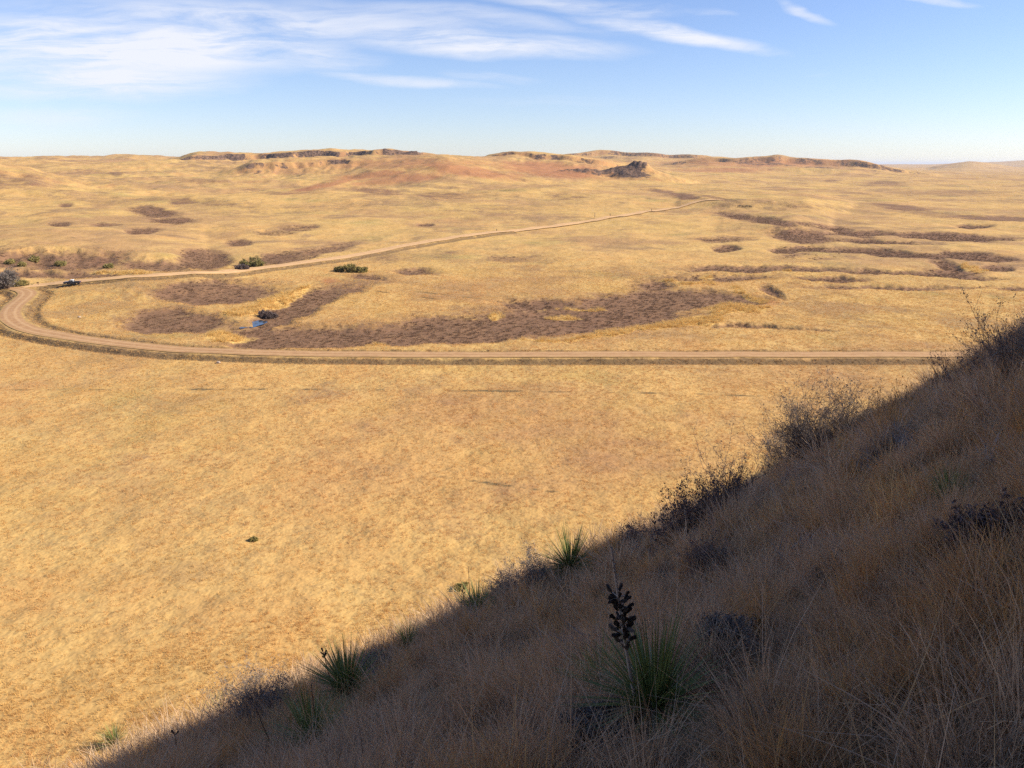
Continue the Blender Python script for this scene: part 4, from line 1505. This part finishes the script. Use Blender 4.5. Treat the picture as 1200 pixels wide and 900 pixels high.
shrub(540, 690, 14, 4, 'small green tuft on the meadow above the yucca with the bare stalk', 96, mains=20, up=.6, leafn=3, leaf='green_leaf', group='green tufts on the meadow', leafsz=.05, rmin=25, rmax=200)
shrub(298, 633, 8, 2, 'small green tuft alone in the middle of the left meadow', 97, mains=20, up=.6, leafn=3, leaf='green_leaf', group='green tufts on the meadow', leafsz=.05, rmin=25, rmax=200)

# posts
woodm = plain_mat('weathered_post', (0.13, 0.09, 0.065), 0.9, 0, .3, 20)
signm = plain_mat('sign_board', (0.30, 0.17, 0.10), 0.7, 0, .1, 6)


def boxes(lst):
    V, Qd = [], []
    for (cx_, cy_, cz_, sx, sy, sz) in lst:
        b = len(V)
        for dz in (-1, 1):
            for (dx, dy) in ((-1, -1), (1, -1), (1, 1), (-1, 1)):
                V.append((cx_ + dx * sx / 2, cy_ + dy * sy / 2, cz_ + dz * sz / 2))
        Qd += [(b, b + 3, b + 2, b + 1), (b + 4, b + 5, b + 6, b + 7)] + [(b + k, b + (k + 1) % 4, b + 4 + (k + 1) % 4, b + 4 + k) for k in range(4)]
    return np.array(V, float), np.array(Qd)


def post(u, v, hpx, label, wd=.2, sign=False):
    x, y = hit(u, v, 60, 2500)
    z = float(height(np.array([x]), np.array([y]))[0])
    H = hpx * px_m(x, y, z)
    S = Segs()
    S.path([(0, 0, -.3), (0, 0, H * .5), (0.02, 0, H)], wd / 2, wd / 2.3)
    if sign:
        root = empty('road_sign', (x, y, z))
        tag(root, label, 'sign')
        S.build('post', woodm, root, 8)
        V, Qd = boxes([(0, -.12, H * .82, .7, .05, H * .32)])
        obj_np('sign_board', V, Qd, None, signm, None, False, root)
    else:
        S.add((0, 0, H), (0, 0, H + .04), wd / 2.3, .01)
        o = S.build('wooden_post', woodm, None, 8)
        o.location = (x, y, z)
        tag(o, label, 'post', 'posts along the far road')


post(45, 334.5, 4, 'small brown road sign beside the road junction', .14, True)
post(582, 271, 2.6, 'short post by the far road, leftmost of the four', .45)
post(697, 254.5, 5, 'tallest thin post beyond the far road', .30)
post(715, 253.5, 3.2, 'short post just right of the tallest thin post', .40)
post(763.5, 248, 3.0, 'post at the edge of the far road, rightmost of the four', .45)

# ------------------------------------------------------------------ pickup truck
paint = plain_mat('dark_blue_paint', (0.025, 0.032, 0.050), 0.25, 0.2, .05, 2, .6)
whitep = plain_mat('white_paint', (0.75, 0.77, 0.78), 0.35, 0, .04, 2, .5)
glassm = plain_mat('dark_glass', (0.02, 0.025, 0.03), 0.05, 0, .05, 2, .9)
rubber = plain_mat('tyre_rubber', (0.02, 0.02, 0.02), 0.85, 0, .1, 9)
chrome = plain_mat('chrome', (0.75, 0.75, 0.75), 0.2, 1.0, .05, 2)
lampm = plain_mat('lamp_lens', (0.85, 0.85, 0.82), 0.15, 0, .05, 2)
redl = plain_mat('tail_lamp', (0.35, 0.02, 0.02), 0.3, 0, .05, 2)


def prism(profile, w, y0=0.0):
    """side profile (x, z) extruded to width w; returns V, Q, T"""
    n = len(profile)
    V = [(x, y0 - w / 2, z) for x, z in profile] + [(x, y0 + w / 2, z) for x, z in profile]
    Qd = [(k, (k + 1) % n, n + (k + 1) % n, n + k) for k in range(n)]
    cxm = sum(p[0] for p in profile) / n
    czm = sum(p[1] for p in profile) / n
    V += [(cxm, y0 - w / 2, czm), (cxm, y0 + w / 2, czm)]
    T = [(2 * n, (k + 1) % n, k) for k in range(n)] + [(2 * n + 1, n + k, n + (k + 1) % n) for k in range(n)]
    return np.array(V, float), np.array(Qd), np.array(T)


def truck(u, v, heading, label):
    x, y = hit(u, v, 60, 900)
    z = float(height(np.array([x]), np.array([y]))[0])
    root = empty('pickup_truck', (x, y, z + .12), heading)
    tag(root, label, 'pickup truck')

    def wheel_arch(cx_, n=7, r=.46):
        return [(cx_ + r * math.cos(a), .42 + r * math.sin(a)) for a in np.linspace(math.pi, 0, n)]
    # front is +x
    prof = [(-2.75, .5), (-2.2, .42)] + wheel_arch(-1.7)[0:] + [(-1.1, .38), (1.1, .38)] + wheel_arch(1.75) + [(2.5, .42), (2.75, .5), (2.78, .95), (2.6, 1.08), (1.15, 1.16), (-.75, 1.16),
                                                                                                     (-.78, 1.12), (-2.7, 1.12), (-2.76, 1.0)]
    V, Qd, T = prism(prof, 1.88)
    body = obj_np('body', V, Qd, T, paint, None, False, root)
    md = body.modifiers.new('bevel', 'BEVEL')
    md.width = 0.05
    md.segments = 2
    V, Qd, T = prism([(-.72, 1.17), (1.12, 1.17), (.55, 1.70), (.40, 1.76), (-.50, 1.76), (-.62, 1.70)], 1.62)
    cab = obj_np('cab', V, Qd, T, whitep, None, False, root)
    md = cab.modifiers.new('bevel', 'BEVEL')
    md.width = 0.06
    md.segments = 2
    for s, nm in ((-1, 'side_window'), (1, 'side_window')):
        V, Qd, T = prism([(-.55, 1.24), (.92, 1.24), (.50, 1.63), (-.48, 1.65)], .02, s * .82)
        obj_np(nm, V, Qd, T, glassm, None, False, root)
    V = np.array([(1.115, -.7, 1.2), (1.115, .7, 1.2), (.60, .66, 1.68), (.60, -.66, 1.68)]) + np.array([[.03, 0, .02]])
    obj_np('windshield', V, np.array([(0, 1, 2, 3)]), None, glassm, None, False, root)
    V = np.array([(-.76, -.68, 1.25), (-.70, -.64, 1.64), (-.70, .64, 1.64), (-.76, .68, 1.25)])
    obj_np('rear_window', V, np.array([(0, 1, 2, 3)]), None, glassm, None, False, root)
    # load bed liner
    V, Qd = boxes([(-1.73, 0, 1.128, 1.84, 1.6, .02)])
    obj_np('bed_floor', V, Qd, None, rubber, None, False, root)
    V, Qd = boxes([(2.82, 0, .58, .12, 1.8, .2)])
    obj_np('front_bumper', V, Qd, None, chrome, None, False, root)
    V, Qd = boxes([(-2.84, 0, .55, .12, 1.8, .18)])
    obj_np('rear_bumper', V, Qd, None, chrome, None, False, root)
    V, Qd = boxes([(2.80, 0, .84, .04, 1.0, .22)])
    obj_np('grille', V, Qd, None, chrome, None, False, root)
    for s in (-1, 1):
        V, Qd = boxes([(2.80, s * .72, .86, .05, .34, .2)])
        obj_np('headlight', V, Qd, None, lampm, None, False, root)
        V, Qd = boxes([(-2.78, s * .84, .88, .05, .16, .34)])
        obj_np('tail_light', V, Qd, None, redl, None, False, root)
        V, Qd = boxes([(.85, s * 1.02, 1.28, .1, .2, .16)])
        obj_np('side_mirror', V, Qd, None, paint, None, False, root)
        for wx in (-1.7, 1.75):
            S = Segs()
            S.add((wx, s * .72, .38), (wx, s * .96, .38), .38, .38)
            ty = S.build('tyre', rubber, None, 20)
            w = empty('wheel', (0, 0, 0))
            w.parent = root
            ty.parent = w
            ang = np.linspace(0, 2 * math.pi, 20, endpoint=False)
            for yy_, nm_, mt_, rr_ in ((.955, 'sidewall', rubber, .38), (.965, 'rim', chrome, .22)):
                V = np.array([(wx, s * yy_, .38)] + [(wx + rr_ * math.cos(a), s * yy_, .38 + rr_ * math.sin(a)) for a in ang])
                T = np.array([(0, 1 + k, 1 + (k + 1) % 20) for k in range(20)])
                obj_np(nm_, V, None, T, mt_, None, False, w)
    return root


tr_ = truck(85, 333.8, math.radians(180 + 12), 'dark pickup truck with a white cab driving on the road near the left border')

tr_.scale = (0.82, 0.82, 0.82)

# ------------------------------------------------------------------ cattle
cowm = plain_mat('black_hide', (0.018, 0.015, 0.013), 0.7, 0, .3, 5)


def cow_mesh():
    pts = {'pelvis': (-.75, 0, 1.12), 'mid': (-.1, 0, 1.05), 'chest': (.55, 0, 1.08), 'neck': (.95, 0, 1.15), 'poll': (1.28, 0, 1.22), 'muzzle': (1.66, 0, .98),
           'tail1': (-1.05, 0, 1.2), 'tail2': (-1.12, 0, .6)}
    rad = {'pelvis': .34, 'mid': .42, 'chest': .38, 'neck': .24, 'poll': .16, 'muzzle': .10, 'tail1': .05, 'tail2': .03}
    ed = [('pelvis', 'mid'), ('mid', 'chest'), ('chest', 'neck'), ('neck', 'poll'), ('poll', 'muzzle'), ('pelvis', 'tail1'), ('tail1', 'tail2')]
    for s, n in ((-1, 'l'), (1, 'r')):
        pts['ht' + n] = (-.82, s * .22, .78)
        rad['ht' + n] = .16
        pts['hk' + n] = (-.98, s * .22, .46)
        rad['hk' + n] = .075
        pts['hf' + n] = (-.88, s * .22, .02)
        rad['hf' + n] = .06
        pts['fe' + n] = (.58, s * .2, .72)
        rad['fe' + n] = .12
        pts['fk' + n] = (.62, s * .2, .38)
        rad['fk' + n] = .07
        pts['ff' + n] = (.60, s * .2, .02)
        rad['ff' + n] = .06
        pts['ear' + n] = (1.22, s * .27, 1.27)
        rad['ear' + n] = .04
        ed += [('pelvis', 'ht' + n), ('ht' + n, 'hk' + n), ('hk' + n, 'hf' + n), ('chest', 'fe' + n), ('fe' + n, 'fk' + n), ('fk' + n, 'ff' + n), ('poll', 'ear' + n)]
    keys = list(pts)
    me = bpy.data.meshes.new('cow')
    me.from_pydata([pts[k] for k in keys], [(keys.index(a), keys.index(b)) for a, b in ed], [])
    o = bpy.data.objects.new('cow', me)
    COL.objects.link(o)
    o.modifiers.new('s', 'SKIN')
    for i, k in enumerate(keys):
        me.skin_vertices[0].data[i].radius = (rad[k], rad[k])
    me.skin_vertices[0].data[0].use_root = True
    sb = o.modifiers.new('sub', 'SUBSURF')
    sb.levels = sb.render_levels = 1
    dg = bpy.context.evaluated_depsgraph_get()
    m2_ = bpy.data.meshes.new_from_object(o.evaluated_get(dg))
    bpy.data.objects.remove(o)
    m2_.materials.clear()
    m2_.materials.append(cowm)
    return m2_


cm = cow_mesh()
cl = ['black cow at the left end of the row on the rise', 'black cow second from the left in the row on the rise', 'black cow second from the right in the row on the rise', 'black cow at the right end of the row on the rise']
for k, (u, rz) in enumerate([(866, 0.1), (870.5, 3.0), (874.5, 0.3), (879, 3.3)]):
    x, y = hit(u, 243.0 + .2 * (k % 2), 60, 2500)
    z = float(height(np.array([x]), np.array([y]))[0])
    o = link(bpy.data.objects.new('cow', cm))
    o.location = (x, y, z - .02)
    o.rotation_euler = (0, 0, rz)
    o.scale = (1, 1, 1)
    tag(o, cl[k], 'cow', 'cattle in a row on the rise')

slope_cover()

# ------------------------------------------------------------------ haze
hz = bpy.data.materials.new('haze_air')
hz.use_nodes = True
hn = NT(hz.node_tree)
for nd in list(hn.n):
    if nd.type == 'BSDF_PRINCIPLED':
        hn.n.remove(nd)
pv = hn.new('ShaderNodeVolumePrincipled')
pv.inputs['Color'].default_value = (0.82, 0.88, 1.0, 1)
pv.inputs['Density'].default_value = 0.000045
pv.inputs['Anisotropy'].default_value = 0.2
hn.l.new(pv.outputs[0], [n for n in hn.n if n.type == 'OUTPUT_MATERIAL'][0].inputs['Volume'])
zlo, zhi = float(fz.min()) - 1.0, float(fz.max()) + 12
E = 61500.0
V, Qd = boxes([(0, 0, (zlo + zhi) / 2, 2 * E, 2 * E, zhi - zlo)])
tag(obj_np('haze', V, Qd, None, hz, None, False), 'thin bluish air over the distance', 'haze', kind='stuff')

# ------------------------------------------------------------------ sky
w = bpy.data.worlds.new('World')
SC.world = w
w.use_nodes = True
nt = NT(w.node_tree)
bg = [n for n in nt.n if n.type == 'BACKGROUND'][0]
sky = nt.new('ShaderNodeTexSky')
sky.sky_type = 'NISHITA'
sky.sun_disc = False
sky.sun_elevation = SUN_EL
sky.sun_rotation = math.radians(90)
sky.altitude = 900
sky.air_density = 1.0
sky.dust_density = 0.3
sky.ozone_density = 1.6
tc = nt.new('ShaderNodeTexCoord')
sp = nt.new('ShaderNodeSeparateXYZ')
nt.l.new(tc.outputs['Generated'], sp.inputs[0])
# cirrus: laid out by direction in the sky (tangent of bearing, tangent of height), so it stays put in the world
yy = nt.math('MAXIMUM', sp.outputs[1], 0.05)
A = nt.math('DIVIDE', sp.outputs[0], yy)
B = nt.math('DIVIDE', sp.outputs[2], yy)
cv = nt.new('ShaderNodeCombineXYZ')
nt.l.new(A, cv.inputs[0])
nt.l.new(B, cv.inputs[1])
cvec = cv.outputs[0]
wn = nt.new('ShaderNodeTexNoise')
nt.l.new(nt.mapping(cvec, scale=(3, 9, 1)), wn.inputs['Vector'])
wn.inputs['Scale'].default_value = 1.6
wn.inputs['Detail'].default_value = 5
wv = nt.new('ShaderNodeVectorMath', operation='MULTIPLY_ADD')
nt.l.new(wn.outputs['Color'], wv.inputs[0])
wv.inputs[1].default_value = (0.10, 0.035, 0)
wv.inputs[2].default_value = (-0.05, -0.0175, 0)
wa = nt.new('ShaderNodeVectorMath', operation='ADD')
nt.l.new(cvec, wa.inputs[0])
nt.l.new(wv.outputs[0], wa.inputs[1])
wvec = wa.outputs[0]


def sky_ab(u, v):
    X, Y, Z = ray(u, v)
    return X / Y, Z / Y


CL = [(40, 40, 200, 40, 4, .8), (330, 60, 120, 26, -6, .7), (400, 30, 200, 16, -4, .6),  # col, row, half width, half height, tilt (deg, rising to the right positive), strength
    (170, 60, 270, 46, 2, 1.0), (120, 98, 190, 26, 1, .9), (300, 22, 360, 28, -3, .65), (60, 134, 120, 14, 0, .35), (560, 52, 190, 17, -2, .85), (790, 38, 140, 13, -9, .9),
    (520, 18, 260, 14, -5, .4), (700, 8, 160, 12, -3, .55), (470, 96, 140, 9, -3, .5), (580, 90, 80, 10, -4, .3), (945, 10, 40, 7, -22, .5), (1090, 3, 60, 6, -8, .45), (820, 12, 60, 6, 0, .6), (960, 86, 60, 4, 8, .12),
    (-100, 60, 260, 60, 0, .8), (640, 120, 200, 10, 0, .12)]
tot = None
for (u, v, ru, rv_, deg, s) in CL:
    a0, b0 = sky_ab(u, v)
    a1, _ = sky_ab(u + ru, v)
    _, b1 = sky_ab(u, v - rv_)
    mp = nt.new('ShaderNodeMapping')
    mp.vector_type = 'TEXTURE'
    nt.l.new(wvec, mp.inputs[0])
    mp.inputs[1].default_value = (a0, b0, 0)
    mp.inputs[2].default_value = (0, 0, math.radians(deg))
    mp.inputs[3].default_value = (a1 - a0, b1 - b0, 1)
    ln = nt.new('ShaderNodeVectorMath', operation='LENGTH')
    nt.l.new(mp.outputs[0], ln.inputs[0])
    f = nt.ramp(ln.outputs['Value'], 1.25, 0.15, 0, s)
    tot = f if tot is None else nt.math('MAXIMUM', tot, f)
fib = nt.noise(nt.mapping(wvec, rot=(0, 0, math.radians(7)), scale=(3.6, 34, 1)), 1.0, 9, 0.68, 0.7)
fib2 = nt.noise(nt.mapping(wvec, rot=(0, 0, math.radians(-14)), scale=(7, 40, 1)), 1.3, 6, 0.6, 0.6)
fb = nt.math('ADD', nt.math('MULTIPLY', fib, .65), nt.math('MULTIPLY', fib2, .35))
cl_ = nt.math('MULTIPLY', tot, nt.ramp(fb, 0.34, 0.60, 0.22, 1.35), clamp=True)
cl_ = nt.math('MULTIPLY', nt.math('SUBTRACT', cl_, 0.06, clamp=True), 0.95)
front = nt.math('GREATER_THAN', sp.outputs[1], 0.06)
cl_ = nt.math('MULTIPLY', cl_, front)
# elsewhere in the sky: thin streaks of the same kind
skc = nt.mix(1.0, sky.outputs[0], (0.92, 0.955, 1.20), 'MULTIPLY')
cmix = nt.mix(cl_, skc, (6.8, 6.9, 7.4))
nt.l.new(cmix, bg.inputs['Color'])
bg.inputs['Strength'].default_value = 0.073

sl = bpy.data.lights.new('sun', 'SUN')
sl.energy = 4.5
sl.angle = math.radians(0.55)
sl.color = (1.0, 0.89, 0.73)
so = link(bpy.data.objects.new('sun', sl))
so.rotation_euler = (0, math.radians(90) - SUN_EL, 0)
so.location = (60, 0, 90)

# ------------------------------------------------------------------ camera
cam = bpy.data.cameras.new('camera')
cam.sensor_width = 36
cam.lens = F / 1200 * 36
cam.clip_start = 0.05
cam.clip_end = 200000
co = link(bpy.data.objects.new('camera', cam))
co.location = (0, 0, EYE)
co.rotation_euler = (math.radians(90) - PITCH, 0, 0)
SC.camera = co
SC.view_settings.view_transform = 'Standard'
SC.view_settings.look = 'None'
SC.view_settings.gamma = 1
SC.view_settings.exposure = 0.92
SC.render.resolution_x, SC.render.resolution_y = 1024, 768
SC.cycles.use_denoising = False
SC.cycles.max_bounces = 6
SC.cycles.diffuse_bounces = 4
SC.cycles.volume_bounces = 0
SC.cycles.transparent_max_bounces = 8
